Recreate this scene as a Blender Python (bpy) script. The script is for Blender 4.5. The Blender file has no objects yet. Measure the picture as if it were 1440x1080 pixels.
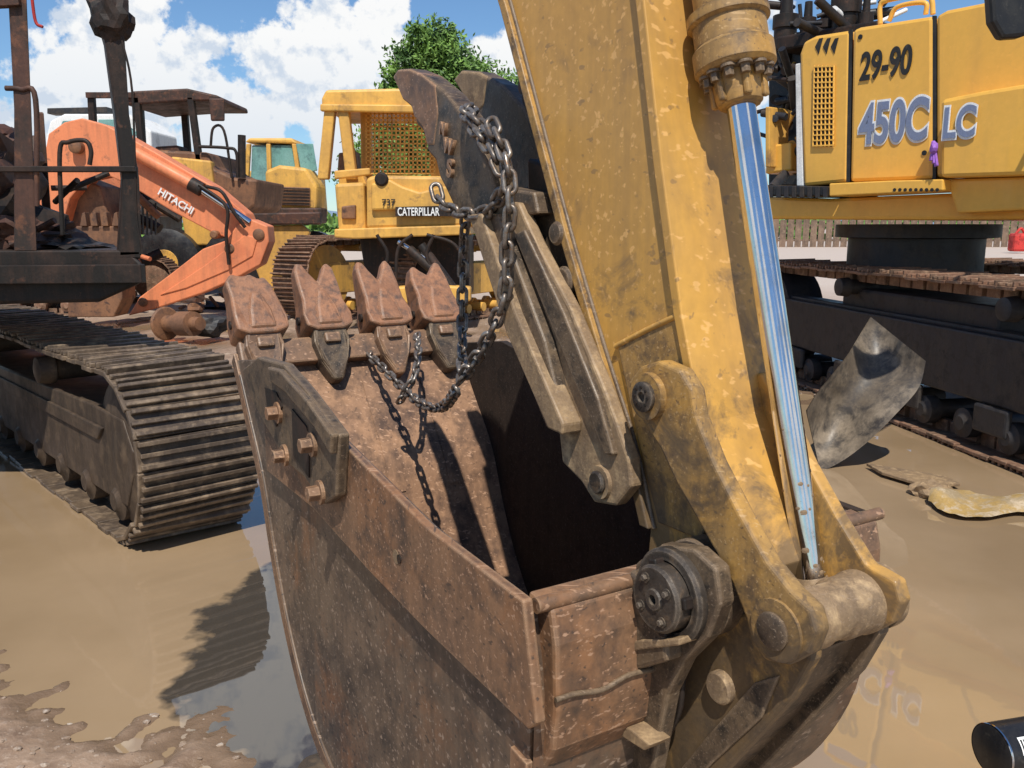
import bpy, bmesh, math, random
from mathutils import Vector, Matrix, noise as mn
random.seed(7)
sc=bpy.context.scene
sc.view_settings.view_transform='Standard'
try: sc.view_settings.look='None'
except: pass
Z=Vector((0,0,1)); H=1.6; F=1200.; TH=math.atan(220/1200.); CT,ST=math.cos(TH),math.sin(TH)
EYE=Vector((0,0,H))
# ---- pixel helpers: project image pixels from the camera onto planes assumed for each object
def ray(u,v):
    x=(u-720)/F; y=(540-v)/F
    return Vector((x,CT+y*ST,-ST+y*CT))
def hit(u,v,n,c):
    d=ray(u,v); return EYE+d*((c-n.dot(EYE))/n.dot(d))
W=Vector((.855,.5186,0)).normalized(); A=Vector((W.y,-W.x,0)); C0=.738
def on(w,u,v): return hit(u,v,W,C0+w)
def loc(a,w,z): return W*(C0+w)+A*a+Z*z
def gnd(u,v,z=0.): return hit(u,v,Z,z)
YY=Vector((0,1,0))
def fr(u,v,Y): return hit(u,v,YY,Y)

# ---------------- materials
def worn(name,c1,c2=None,c3=None,s=5,t2=.55,t3=.62,rough=.55,metal=0.,bump=.25,edge=None,scr=0.,streak=.25,soft=.06,spec=.35,bd=.01,coat=0,grain=.12,grime=None,rust=None):
    m=bpy.data.materials.new(name); m.use_nodes=True; nt=m.node_tree; L=nt.links.new
    bs=nt.nodes['Principled BSDF']
    tc=nt.nodes.new('ShaderNodeTexCoord').outputs['Object']
    def noi(scale,det=6,r=.6,vec=None,dist=0):
        n=nt.nodes.new('ShaderNodeTexNoise'); n.inputs['Scale'].default_value=scale; n.inputs['Detail'].default_value=det
        n.inputs['Roughness'].default_value=r; n.inputs['Distortion'].default_value=dist
        L(vec or tc,n.inputs['Vector']); return n.outputs['Fac']
    def mr(f,lo,hi,a=0.,b=1.):
        n=nt.nodes.new('ShaderNodeMapRange'); n.inputs[1].default_value=lo;n.inputs[2].default_value=hi;n.inputs[3].default_value=a;n.inputs[4].default_value=b
        L(f,n.inputs[0]); return n.outputs[0]
    def mix(f,a,b,bt='MIX'):
        n=nt.nodes.new('ShaderNodeMix'); n.data_type='RGBA'; n.blend_type=bt
        if isinstance(f,float): n.inputs[0].default_value=f
        else: L(f,n.inputs[0])
        for i,x in((6,a),(7,b)):
            if isinstance(x,tuple): n.inputs[i].default_value=(*x,1)
            else: L(x,n.inputs[i])
        return n.outputs[2]
    def mapp(sc_,rot=(0,0,0)):
        n=nt.nodes.new('ShaderNodeMapping'); n.inputs['Scale'].default_value=sc_; n.inputs['Rotation'].default_value=rot
        L(tc,n.inputs['Vector']); return n.outputs[0]
    def mul(a,b):
        n=nt.nodes.new('ShaderNodeMath'); n.operation='MULTIPLY'
        L(a,n.inputs[0])
        if isinstance(b,float): n.inputs[1].default_value=b
        else: L(b,n.inputs[1])
        return n.outputs[0]
    c2=c2 or tuple(x*.6 for x in c1); c3=c3 or tuple(x*.35 for x in c1)
    nA=noi(s,5,.68); nB=noi(s*3.7,5,.68,dist=.25); nF=noi(s*22,2,.6)
    col=mix(mr(nA,t2-soft,t2+soft),c1,c2)
    if rust: # large drifting rust fields with ragged borders
        nR=noi(1.5,7,.72,dist=.5); col=mix(mr(nR,.49,.60),col,rust)
    col=mix(mr(nB,t3-soft*.9,t3+soft*.9),col,c3)
    if streak>0:
        st=noi(1.,4,.65,mapp((s*6,s*6,s*.45)))
        col=mix(mul(mr(st,.46,.72),float(streak)),col,c3)
    if scr>0:
        for rot in((.3,.5,.2),(1.2,.2,.9)):
            q=noi(1.,2,.5,mapp((s*.6,s*34,s*34),rot))
            col=mix(mul(mr(q,.64,.70),float(scr)),col,tuple(min(1,x*1.35+.05) for x in c2))
        q=noi(1.,2,.5,mapp((s*30,s*.8,s*30),(.5,.9,.3)))
        col=mix(mul(mr(q,.65,.71),float(scr)),col,c3)
    if grime: # dirt builds up towards the ground end
        sp_=nt.nodes.new('ShaderNodeSeparateXYZ'); L(tc,sp_.inputs[0])
        g=noi(5.,6,.72,dist=.6); ad=nt.nodes.new('ShaderNodeMath'); L(mr(sp_.outputs['Z'],1.75,.85,-.13,.17),ad.inputs[0]); L(g,ad.inputs[1])
        col=mix(mr(ad.outputs[0],.53,.66,0.,.85),col,grime)
    if edge:
        bv=nt.nodes.new('ShaderNodeBevel'); bv.samples=2; bv.inputs['Radius'].default_value=.010
        ge=nt.nodes.new('ShaderNodeNewGeometry')
        d=nt.nodes.new('ShaderNodeVectorMath'); d.operation='DOT_PRODUCT'
        L(bv.outputs[0],d.inputs[0]); L(ge.outputs['Normal'],d.inputs[1])
        e=mr(d.outputs['Value'],.99,.86); e=mul(e,mr(nB,.38,.55))
        col=mix(e,col,edge)
    v=nt.nodes.new('ShaderNodeHueSaturation'); L(col,v.inputs['Color']); L(mr(nF,.3,.7,1-grain,1+grain),v.inputs['Value'])
    L(v.outputs[0],bs.inputs['Base Color'])
    L(mr(nA,.3,.7,max(.03,rough-.12),min(1,rough+(.18 if rough>.2 else .05))),bs.inputs['Roughness'])
    bs.inputs['Metallic'].default_value=metal; bs.inputs['Specular IOR Level'].default_value=spec
    bs.inputs['Coat Weight'].default_value=coat
    if bump>0:
        b=nt.nodes.new('ShaderNodeBump'); b.inputs['Strength'].default_value=bump; b.inputs['Distance'].default_value=bd
        L(nB,b.inputs['Height']); L(b.outputs[0],bs.inputs['Normal'])
    return m
GRM=(.15,.10,.055)
YEL=worn('yellow_paint_worn',(.60,.325,.068),(.52,.285,.075),(.26,.155,.065),s=1.7,t2=.5,t3=.70,rough=.42,bump=.06,scr=.7,streak=.5,bd=.004,soft=.12,grain=.06,grime=GRM,spec=.5)
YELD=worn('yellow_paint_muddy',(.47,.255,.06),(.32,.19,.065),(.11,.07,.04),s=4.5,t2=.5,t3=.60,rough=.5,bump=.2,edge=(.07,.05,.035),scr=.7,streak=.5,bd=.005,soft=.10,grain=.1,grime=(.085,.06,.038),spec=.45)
YELC=worn('yellow_paint_body',(.78,.43,.075),(.73,.395,.07),(.45,.25,.08),s=.9,t2=.56,t3=.80,rough=.36,bump=.0,scr=.1,streak=.22,coat=.2,soft=.14,grain=.03)
YELF=worn('yellow_paint_far',(.74,.41,.085),(.56,.31,.075),(.22,.13,.06),s=.9,t2=.52,t3=.64,rough=.5,bump=.03,streak=.4,soft=.09,grain=.06)
RUST=worn('worn_bucket_steel',(.12,.086,.060),(.165,.108,.068),(.045,.034,.027),s=2.2,t2=.5,t3=.57,rough=.42,bump=.2,scr=1.,streak=.8,bd=.005,soft=.13,grain=.12,spec=.55,rust=(.20,.098,.048))
RUSTS=worn('cutter_strip_steel',(.175,.10,.06),(.25,.135,.07),(.07,.045,.032),s=3,t2=.5,t3=.58,rough=.46,bump=.22,edge=(.42,.26,.15),scr=.9,streak=.5,bd=.005,soft=.12,grain=.12,spec=.5,rust=(.25,.12,.055))
RUSTI=worn('rusty_steel_inner',(.25,.14,.082),(.34,.19,.105),(.085,.05,.035),s=2.6,t2=.5,t3=.58,rough=.55,bump=.22,scr=.7,streak=.9,bd=.006,soft=.12)
RUSTSHADE=worn('rust_and_shade_inner_steel',(.034,.025,.02),(.05,.034,.025),(.018,.015,.013),s=4,rough=.7,bump=.3,scr=.3,streak=.5,bd=.006,soft=.12,spec=.15)  # dark rust, with the bucket interior's shade also put into the colour
RUSTO=worn('tooth_rust',(.24,.108,.054),(.33,.15,.075),(.09,.052,.037),s=8,t2=.5,t3=.57,rough=.52,bump=.42,edge=(.44,.26,.16),streak=.35,bd=.006,soft=.12,spec=.5)
DARK=worn('dark_greasy_steel',(.088,.060,.040),(.15,.102,.06),(.033,.026,.02),s=6,t2=.5,t3=.56,rough=.46,bump=.32,edge=(.30,.21,.13),scr=.6,streak=.35,bd=.006,soft=.11,spec=.4)
TAN=worn('muddy_steel',(.27,.18,.10),(.165,.112,.068),(.42,.29,.16),s=6,t2=.5,t3=.6,rough=.58,bump=.38,scr=.5,streak=.25,bd=.006,soft=.11)
BLK=worn('burnt_black_steel',(.018,.015,.013),(.04,.026,.020),(.085,.042,.027),s=4,t2=.56,t3=.65,rough=.5,bump=.25,streak=.3,soft=.08,spec=.25)
GRS=worn('greasy_hub_steel',(.025,.021,.018),(.05,.04,.032),(.12,.08,.05),s=9,t2=.52,t3=.64,rough=.38,bump=.3,streak=.2,soft=.1,edge=(.2,.16,.12))
BLUEK=worn('blue_black_steel',(.026,.026,.03),(.055,.043,.034),(.015,.015,.016),s=3,t2=.52,t3=.6,rough=.5,bump=.2,streak=.4,soft=.1)
BURN=worn('burnt_rust_steel',(.075,.036,.025),(.03,.022,.018),(.15,.065,.035),s=3,t2=.52,t3=.6,rough=.6,bump=.25,streak=.3,soft=.08)
TRK=worn('track_steel_muddy',(.12,.085,.057),(.065,.046,.033),(.27,.195,.128),s=2.4,t2=.5,t3=.59,rough=.42,bump=.4,streak=.3,soft=.11,bd=.01,spec=.5)
TRKR=worn('track_steel_rusty',(.21,.11,.068),(.10,.062,.04),(.30,.19,.12),s=4,t2=.52,t3=.58,rough=.6,bump=.4,streak=.3,soft=.09,bd=.01)
SALM=worn('salmon_paint',(.74,.24,.105),(.62,.19,.085),(.25,.115,.07),s=1.2,t2=.55,t3=.66,rough=.5,bump=.03,streak=.4,grain=.05)
BRN=worn('brown_faded_paint',(.23,.11,.055),(.15,.075,.042),(.07,.04,.03),s=1.5,t2=.5,t3=.6,rough=.6,bump=.1,streak=.4)
CHROME=worn('chrome_rod',(.66,.66,.67),(.58,.57,.56),(.34,.26,.18),s=9,t2=.6,t3=.70,rough=.12,metal=1.,bump=.0,streak=.25,bd=.002,grain=.03)
CHAIN=worn('chain_steel',(.26,.235,.21),(.14,.12,.105),(.2,.12,.07),s=30,t2=.5,t3=.6,rough=.38,metal=.6,bump=.2,streak=.1,bd=.002)
WHT=worn('white_paint',(.78,.78,.76),(.6,.6,.58),(.3,.28,.25),s=3,t2=.6,t3=.7,bump=0)
DECAL=worn('grey_blue_decal',(.17,.21,.33),(.14,.17,.27),(.3,.28,.25),s=3,t2=.6,t3=.72,bump=0)
INK=worn('black_ink',(.02,.02,.02),(.03,.03,.03),(.05,.045,.04),s=3,bump=0)
GLS=worn('cab_glass',(.16,.33,.30),(.10,.2,.19),(.06,.12,.12),s=1,rough=.12,bump=0,spec=.8)
PLST=worn('black_plastic',(.016,.016,.018),(.025,.025,.025),(.05,.045,.04),s=6,rough=.35,bump=.05)
REDM=worn('red_plastic',(.6,.05,.04),s=3,bump=0)
PURP=worn('purple_ribbon_cloth',(.3,.12,.5),s=9,bump=.1)
WOOD=worn('fence_wood',(.20,.13,.09),(.13,.09,.065),(.27,.19,.13),s=1.2,t2=.5,t3=.6,rough=.8,bump=.1,streak=.5)
BARK=worn('bark',(.12,.08,.05),s=4,bump=.5)

# ---------------- mesh helpers
def empty(name,locn=(0,0,0)):
    e=bpy.data.objects.new(name,None); e.location=locn; sc.collection.objects.link(e); return e
def mk(name,vs,fs,mat,par=None,bev=0.,seg=2,smooth=False,recalc=True):
    me=bpy.data.meshes.new(name); me.from_pydata([tuple(v) for v in vs],[],fs); me.update()
    if recalc:
        bm=bmesh.new(); bm.from_mesh(me); bmesh.ops.recalc_face_normals(bm,faces=bm.faces); bm.to_mesh(me); bm.free()
    o=bpy.data.objects.new(name,me); sc.collection.objects.link(o)
    if mat: me.materials.append(mat)
    if smooth:
        for p in me.polygons: p.use_smooth=True
    if bev>0:
        b=o.modifiers.new('b','BEVEL'); b.width=bev; b.segments=seg; b.limit_method='ANGLE'; b.angle_limit=math.radians(28); b.harden_normals=False
    if par: o.parent=par
    return o
def plate(name,pts,ext,mat,par,bev=.004,seg=2):
    n=len(pts); vs=list(pts)+[p+ext for p in pts]
    fs=[tuple(range(n)),tuple(range(2*n-1,n-1,-1))]+[(i,(i+1)%n,n+(i+1)%n,n+i) for i in range(n)]
    return mk(name,vs,fs,mat,par,bev,seg)
def wplate(name,px,w,t,mat,par,bev=.004,seg=2,shift=0.):
    return plate(name,[on(w,*p)+W*shift for p in px],W*t,mat,par,bev,seg)
def frame(d):
    d=d.normalized(); a=Vector((0,0,1)) if abs(d.z)<.9 else Vector((1,0,0)); x=d.cross(a).normalized(); return x,x.cross(d).normalized()
def lathe(name,p,d,prof,mat,par,seg=36,bev=0.,caps=True,smooth=True):
    d=d.normalized(); x,y=frame(d); vs=[];fs=[]
    for (s,r) in prof:
        for i in range(seg):
            t=2*math.pi*i/seg; vs.append(p+d*s+(x*math.cos(t)+y*math.sin(t))*r)
    for k in range(len(prof)-1):
        for i in range(seg):
            fs.append((k*seg+i,k*seg+(i+1)%seg,(k+1)*seg+(i+1)%seg,(k+1)*seg+i))
    if caps: fs.append(tuple(range(seg))); fs.append(tuple(range((len(prof)-1)*seg,len(prof)*seg)))
    o=mk(name,vs,fs,mat,par,bev)
    if smooth and seg>8:
        for pl in o.data.polygons: pl.use_smooth=len(pl.vertices)==4
        try: o.data.set_sharp_from_angle(angle=math.radians(35))
        except: pass
    return o
def cyl(name,p1,p2,r,mat,par,seg=28,r2=None,bev=.0):
    d=p2-p1; return lathe(name,p1,d,[(0,r),(d.length,r if r2 is None else r2)],mat,par,seg,bev)
def beam(name,p1,p2,a,b,mat,par,up=None,bev=.004):
    d=(p2-p1); dn=d.normalized(); up=up or Z
    if abs(dn.dot(up))>.98: up=Vector((0,1,0))
    x=dn.cross(up).normalized(); y=x.cross(dn)
    vs=[q+x*sx*a/2+y*sy*b/2 for q in(p1,p2) for sx,sy in((-1,-1),(1,-1),(1,1),(-1,1))]
    fs=[(0,1,2,3),(7,6,5,4),(0,4,5,1),(1,5,6,2),(2,6,7,3),(3,7,4,0)]
    return mk(name,vs,fs,mat,par,bev)
def obox(name,c,ax,sz,mat,par,bev=.01):
    X,Y_,Z_=ax; vs=[c+X*sx*sz[0]/2+Y_*sy*sz[1]/2+Z_*s3*sz[2]/2 for s3 in(-1,1) for sx,sy in((-1,-1),(1,-1),(1,1),(-1,1))]
    fs=[(0,1,2,3),(7,6,5,4),(0,4,5,1),(1,5,6,2),(2,6,7,3),(3,7,4,0)]
    return mk(name,vs,fs,mat,par,bev)
XA=Vector((1,0,0)); AX=(XA,YY,Z)
def cat(P,n=8):
    out=[]; P=[P[0]*2-P[1]]+list(P)+[P[-1]*2-P[-2]]
    for i in range(1,len(P)-2):
        a,b,c,d=P[i-1:i+3]
        for k in range(n):
            t=k/n; out.append(.5*((2*b)+(c-a)*t+(2*a-5*b+4*c-d)*t*t+(3*b-a-3*c+d)*t**3))
    out.append(P[-2]); return out
def pipe(name,pts,r,mat,par,res=4):
    cu=bpy.data.curves.new(name,'CURVE'); cu.dimensions='3D'; cu.bevel_depth=r; cu.bevel_resolution=res; cu.use_fill_caps=True
    sp=cu.splines.new('POLY'); P=cat(pts,6) if len(pts)>2 else pts
    sp.points.add(len(P)-1)
    for i,q in enumerate(P): sp.points[i].co=(*q,1)
    o=bpy.data.objects.new(name,cu); sc.collection.objects.link(o); cu.materials.append(mat)
    if par:o.parent=par
    return o
def text(name,body,o_,xd,yd,size,mat,par,ext=.003,off=0.,center=False,shear=0,sx=1.):
    cu=bpy.data.curves.new(name,'FONT'); cu.body=body; cu.size=size; cu.extrude=ext; cu.offset=off; cu.shear=shear
    if center: cu.align_x='CENTER'; cu.align_y='CENTER'
    ob=bpy.data.objects.new(name,cu); sc.collection.objects.link(ob); cu.materials.append(mat)
    xd=xd.normalized(); zd=xd.cross(yd).normalized(); yd=zd.cross(xd)
    m=Matrix((xd*sx,yd,zd)).transposed().to_4x4(); m.translation=o_; ob.matrix_world=m
    if par: ob.parent=par
    return ob
def bolt(name,p,d,r,h,mat,par):
    lathe(name,p,d,[(0,r*1.5),(h*.25,r*1.5)],mat,par,20,smooth=False); return lathe(name,p,d,[(h*.2,r),(h,r*.95)],mat,par,6,.001,smooth=False)

# =============== FOREGROUND: excavator bucket
bk=empty('excavator_bucket')
BW=.92
pp=[on(0,*q) for q in[(331,508),(352,600),(370,680),(384,770),(402,870),(428,980),(462,1080)]]
prof=[Vector((p.dot(A),p.z,0)) for p in pp]+[Vector((a,z,0)) for a,z in[(-2.0,-.07),(-1.65,0),(-1.35,.2),(-1.18,.48),(-1.142,.76),(-1.17,.955)]]
pr=cat(prof,6)
def offs(P,d):
    out=[]
    for i,p in enumerate(P):
        t=(P[min(i+1,len(P)-1)]-P[max(i-1,0)]).normalized(); out.append(p+Vector((-t.y,t.x,0))*d)
    return out
inn=offs(pr,.035)
def sheet(name,Pa,w0,w1,mat,nw=1):
    vs=[];fs=[];n=len(Pa)
    for k in range(nw+1):
        w=w0+(w1-w0)*k/nw
        for p in Pa: vs.append(loc(p.x,w,p.y))
    for k in range(nw):
        for i in range(n-1): fs.append((k*n+i,k*n+i+1,(k+1)*n+i+1,(k+1)*n+i))
    return mk(name,vs,fs,mat,bk,smooth=True)
sheet('wrapper_outer',pr,0,BW,RUST); sheet('wrapper_inner',inn,0,BW,RUSTI)
def rim(name,i):
    a,b=pr[i],inn[i]; mk(name,[loc(a.x,0,a.y),loc(b.x,0,b.y),loc(b.x,BW,b.y),loc(a.x,BW,a.y)],[(0,1,2,3)],RUSTI,bk)
rim('lip_edge',0); rim('back_edge',-1)
# inner wear strips welded on the floor
ip=offs(pr,.040)
for w0 in(.22,.47,.71):
    a=ip[3:16]; vs=[loc(p.x,w0-.03,p.y) for p in a]+[loc(p.x,w0+.03,p.y) for p in a]; n=len(a)
    mk('wear_strip',vs,[(i,i+1,n+i+1,n+i) for i in range(n-1)],RUSTI,bk,smooth=True)
edge=[on(0,*q) for q in[(735,845),(600,742),(480,622),(420,556),(372,506)]]
sp=[loc(p.x,0,p.y) for p in offs(pr,.008)]+edge[1:]
plate('side_plate_left',[p-W*.006 for p in sp],W*.03,RUST,bk,.003)
plate('side_plate_right',[p+W*(BW-.024) for p in sp],W*.03,RUSTSHADE,bk,.003)
n_=len(pr)-8; ob_=[loc(p.x,-.014,p.y) for p in pr[:n_]]; ib_=[loc(p.x,-.014,p.y) for p in offs(pr,.055)[:n_]]
plate('edge_wear_band',ob_+ib_[::-1],W*.014,RUSTS,bk,.002)
pipe('edge_weld',[loc(p.x,-.008,p.y) for p in offs(pr,.058)[2:n_:3]],.006,RUST,bk)
strip=[(366,512),(420,560),(480,622),(600,742),(735,845),(754,1018),(742,1026),(690,975),(600,888),(520,805),(440,715),(375,662)]
wplate('side_cutter_strip',strip,-.034,.0205,RUSTS,bk,.004)
wplate('side_cutter_strip_far',[(366,512),(420,560),(480,622),(600,742),(735,845),(600,800),(480,690),(375,590)],.0,.025,RUSTSHADE,bk,.004,shift=BW-.01)
lathe('strip_hole',on(-.034,557,783)+W*.001,-W,[(0,.0165),(.002,.0165)],TAN,bk,24)
lathe('strip_hole_dark',on(-.034,562,786)+W*.001,-W,[(0,.010),(.0035,.010)],BLK,bk,20)
wplate('side_cutter',[(340,520),(362,502),(398,512),(432,552),(476,612),(472,698),(455,710),(428,672),(402,650),(374,600),(352,560)],-.064,.03,DARK,bk,.006)
wplate('cutter_rib',[(375,516),(392,520),(430,562),(466,612),(464,640),(440,600),(400,552),(378,536)],-.082,.02,DARK,bk,.006)
for q in[(393,580),(402,640),(441,625),(452,692)]:
    p=on(-.064,*q); bolt('cutter_bolt',p,-W,.021,.038,RUSTS,bk)
wplate('cutter_slot',[(372,545),(388,552),(396,572),(388,600),(376,575)],-.068,.005,BLK,bk,0)
wplate('cutter_slot',[(410,575),(430,600),(434,640),(434,672),(412,640)],-.068,.005,BLK,bk,0)
pipe('edge_bead',[p-W*.014+Z*.004 for p in edge],.009,RUSTO,bk)
tq=[(-1.20,.968),(-1.128,.962),(-1.112,.90),(-1.108,.78),(-1.118,.70),(-1.165,.62),(-1.20,.62)]
plate('torque_plate',[loc(a,.022,z) for a,z in tq],W*(BW-.044),RUSTS,bk,.008)
cyl('torque_rim',loc(-1.140,-.0,.968),loc(-1.140,BW,.968),.014,RUSTS,bk,16)
plate('torque_box',[loc(a,.20,z) for a,z in[(-1.14,.99),(-1.05,.98),(-1.03,.86),(-1.12,.80)]],W*.05,DARK,bk,.008)
pipe('weld_bead',[loc(-1.106,w,.80+.006*math.sin(w*40)) for w in(.02,.06,.12,.18,.24)],.005,DARK,bk)
D=(-A*.50+Z*.866).normalized(); NF=(A*.866+Z*.50).normalized()
lip=loc(-3.12,0,1.13)
beam('cutting_edge',lip+Z*.01,lip+W*BW+Z*.01,.06,.10,RUSTS,bk,up=D,bev=.008)
def slab(name,c,outline,th,mat,bev=.01,seg=3):
    vs=[c+W*a+D*s+NF*th(s)/2 for a,s in outline]+[c+W*a+D*s-NF*th(s)/2 for a,s in outline]; n=len(outline)
    fs=[tuple(range(n)),tuple(range(2*n-1,n-1,-1))]+[(i,(i+1)%n,n+(i+1)%n,n+i) for i in range(n)]
    return mk(name,vs,fs,mat,bk,bev,seg)
for k,w in enumerate([.085,.335,.585,.81]):
    c=lip+W*w+D*.10+NF*.015
    j=lambda:random.uniform(-.006,.006)
    tw=[(-.088,-.02),(-.092,.03),(-.082,.09),(-.082,.17),(-.080,.235+j()),(-.066,.268+j()),(-.042,.268+j()),(-.026,.222),(0,.178+j()),(.026,.222),(.04,.262+j()),(.060,.272+j()),(.076,.24),(.080,.17),(.080,.09),(.096,.03),(.092,-.02),(.05,-.038),(-.05,-.038)]
    if k==3: tw=[(-.088,-.02),(-.092,.03),(-.082,.09),(-.085,.17),(-.07,.23),(-.05,.24),(-.03,.215),(0,.19),(.03,.23),(.05,.26),(.07,.25),(.08,.17),(.082,.09),(.096,.03),(.092,-.02),(.05,-.038),(-.05,-.038)]
    if k==0: tw=[(-.092,-.02),(-.096,.04),(-.09,.12),(-.095,.19),(-.07,.225),(-.03,.212),(0,.222),(.03,.20),(.05,.21),(.07,.17),(.086,.09),(.098,.03),(.096,-.02),(.05,-.038),(-.05,-.038)]
    slab('tooth',c,tw,lambda s:max(.042,.155-.42*max(s,0)),RUSTO,.016,3)
    slab('tooth_core_rib',c+NF*.004,[(-.05,-.02),(-.04,.06),(-.018,.14),(.018,.14),(.045,.06),(.052,-.02)],lambda s:max(.03,.165-.4*max(s,0)),RUSTO,.016,3)
    slab('adapter',c,[(-.062,-.02),(.062,-.02),(.07,-.08),(.055,-.15),(.02,-.23),(-.02,-.23),(-.055,-.15),(-.07,-.08)],lambda s:.13 if s>-.1 else .085,RUSTS if k in(0,2) else DARK,.014,3)
    cyl('tooth_pin',c-W*.100+D*.03,c-W*.07+D*.03,.016,BLK,bk,16)
    slab('adapter_nose',c+NF*.05,[(-.03,-.05),(.03,-.05),(.03,-.09),(-.03,-.09)],lambda s:.05,RUSTS,.008,2)
ear=[(893,792),(928,766),(975,772),(1006,800),(1013,850),(995,897),(960,932),(938,978),(928,1030),(918,1085),(905,1160),(850,1215),(780,1190),(765,1100),(850,1010),(882,950),(888,880)]
for sh in(0,.30): wplate('ear',ear,.235,.035,DARK,bk,.006,shift=sh)
wplate('ear_rib',[(855,912),(900,900),(955,898),(955,908),(900,914),(858,924)],.195,.05,TAN,bk,.003)
wplate('ear_rib',[(850,1006),(885,1025),(915,1048),(905,1056),(846,1018)],.195,.05,TAN,bk,.003)
hp=on(.235,948,835)
lathe('hub_ring',hp,-W,[(-.05,.084),(.012,.084),(.018,.078),(.018,.064),(.006,.064),(.006,.0601)],GRS,bk,48)
lathe('hub_cap',hp,-W,[(0,.060),(.040,.060),(.046,.055),(.046,.020),(.050,.018),(.050,.009),(.036,.008),(.036,.001)],GRS,bk,48)
for i in range(4):
    t=i*math.pi/2+.6; bolt('hub_bolt',hp-W*.046+(A*math.cos(t)+Z*math.sin(t))*.040,-W,.0062,.009,GRS,bk)
for t in(.2,1.9,3.4,4.9):
    obox('hub_lug',hp-W*.022+(A*math.cos(t)+Z*math.sin(t))*.062,(A*math.cos(t)+Z*math.sin(t),W,A*-math.sin(t)+Z*math.cos(t)),(.012,.03,.02),BLK,bk,.003)
cyl('ear_pin',hp,hp+W*.33,.05,DARK,bk)

# =============== stick assembly
st=empty('excavator_stick')
LE=[(675,-120),(700,-40),(716,10),(745,120),(800,330),(850,500),(888,620),(915,740),(905,850)]
RE=[(1000,905),(1045,860),(1065,800),(1030,700),(988,590),(960,440),(932,230),(907,0),(900,-60),(893,-120)]
WS,WT=.335,.215
body=[on(WS,*q) for q in LE]+[on(WS,*q) for q in RE]
plate('box_section',body,W*WT,YEL,st,.003)
def strip3(name,pts,dv,w0,w1,mat,bev=.003):
    P=[p for p in pts]; Q=[p+dv for p in pts][::-1]
    plate(name,[p+W*w0 for p in P+Q],W*(w1-w0),mat,st,bev)
R3=[on(WS,*q) for q in RE[1:]]; L3=[on(WS,*q) for q in LE[:-1]]
strip3('top_plate',[p+A*.012 for p in R3],-A*.024,-.014,WT+.014,YEL)
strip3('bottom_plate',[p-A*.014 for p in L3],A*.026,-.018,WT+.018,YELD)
pipe('weld_top',[p-A*.014-W*.002 for p in R3[2:]],.005,YELD,st)
pipe('weld_bottom',[p+A*.014-W*.002 for p in L3],.005,DARK,st)
wplate('doubler_plate',[(868,486),(953,445),(976,590),(1012,690),(985,760),(925,735),(897,620)],WS-.007,.01,YELD,st,.003)
pipe('weld_seam',[on(WS-.006,866,487),on(WS-.006,910,464),on(WS-.006,955,443)],.006,YEL,st)
cyl('stick_nose_boss',hp+W*.045,hp+W*.295,.088,DARK,st,40,bev=.004)
tb=[(742,300),(785,278),(800,320),(832,420),(872,520),(890,640),(860,560),(815,470),(775,400)]
wplate('thumb_bracket',tb,.345,.03,DARK,st,.005); wplate('thumb_bracket',tb,.345,.03,DARK,st,.005,shift=.17)
for q,r in(((800,395),.032),((790,328),.026),((752,345),.022),((822,468),.024)):
    p=on(.33,*q); lathe('bracket_pin',p,W,[(-.02,r*.8),(-.014,r),(.22,r)],DARK,st,28)
wplate('hose_block',[(740,222),(770,232),(782,262),(770,290),(742,282)],.36,.12,BLK,st,.008)
cyl('upper_pin',on(.33,735,120),on(.33,735,120)+W*.15,.02,BLK,st)
cyl('upper_pin',on(.36,742,135),on(.36,742,135)+W*.15,.025,BLK,st)
WC=.452
R0=on(WC,1042,150); R1=on(WC,1141,815); up=(R0-R1).normalized()
lathe('cylinder_rod',R1-up*.02,up,[(0,.026),((R0-R1).length+.06,.026)],CHROME,st,64)
lathe('cylinder_gland',R0,up,[(0,.034),(.005,.04),(.02,.043),(.06,.045),(.062,.066),(.07,.073),(.105,.073),(.112,.066),(.15,.066),(.155,.074),(.172,.074),(.178,.058),(.9,.058)],YELD,st,56)
x_,y_=frame(up)
for i in range(12):
    t=i*math.pi/6; q=R0+up*.0615+(x_*math.cos(t)+y_*math.sin(t))*.054
    bolt('gland_bolt',q,-up,.0095,.02,DARK,st)
    if i%2==0: beam('gland_rib',q+(x_*math.cos(t+.26)+y_*math.sin(t+.26))*-.008,q-up*.055+(x_*math.cos(t+.26)+y_*math.sin(t+.26))*-.01,.014,.012,YELD,st)
pipe('hydraulic_line',[R0+up*.13+x_*.07,R0+up*.2+x_*.085,R0+up*.5+x_*.085],.011,YELD,st)
lathe('rod_eye_neck',R1-up*.045,up,[(0,.042),(.03,.036),(.05,.028)],TAN,st,32)
for i in range(40):
    q=R1+up*(random.random()**2*.34+.01); t=random.uniform(0,6.28)
    lathe('mud_spatter',q+(x_*math.cos(t)+y_*math.sin(t))*.0255,(x_*math.cos(t)+y_*math.sin(t)),[(0,random.uniform(.002,.007)),(.0015,.001)],TAN,st,9)
T0=on(.275,1090,886)
lathe('link_pin_tube',T0,W,[(.0,.044),(.04,.044),(.042,.051),(.09,.051),(.094,.047),(.14,.047),(.145,.052),(.19,.052),(.195,.055),(.212,.055),(.214,.048),(.24,.048),(.24,.057),(.262,.057)],TAN,st,48)
lathe('link_pin_cap',T0-W*.012,W,[(0,.026),(.003,.031),(.02,.031)],DARK,st,32)
link=[(885,560),(884,535),(900,515),(925,507),(955,520),(972,548),(978,585),(1003,650),(1040,722),(1078,790),(1112,832),(1140,858),(1148,890),(1136,920),(1108,936),(1076,930),(1056,908),(1048,870),(1028,820),(990,750),(950,680),(928,632),(905,597)]
wplate('side_link',link,.275,.035,YELD,st,.007,3)
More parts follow.
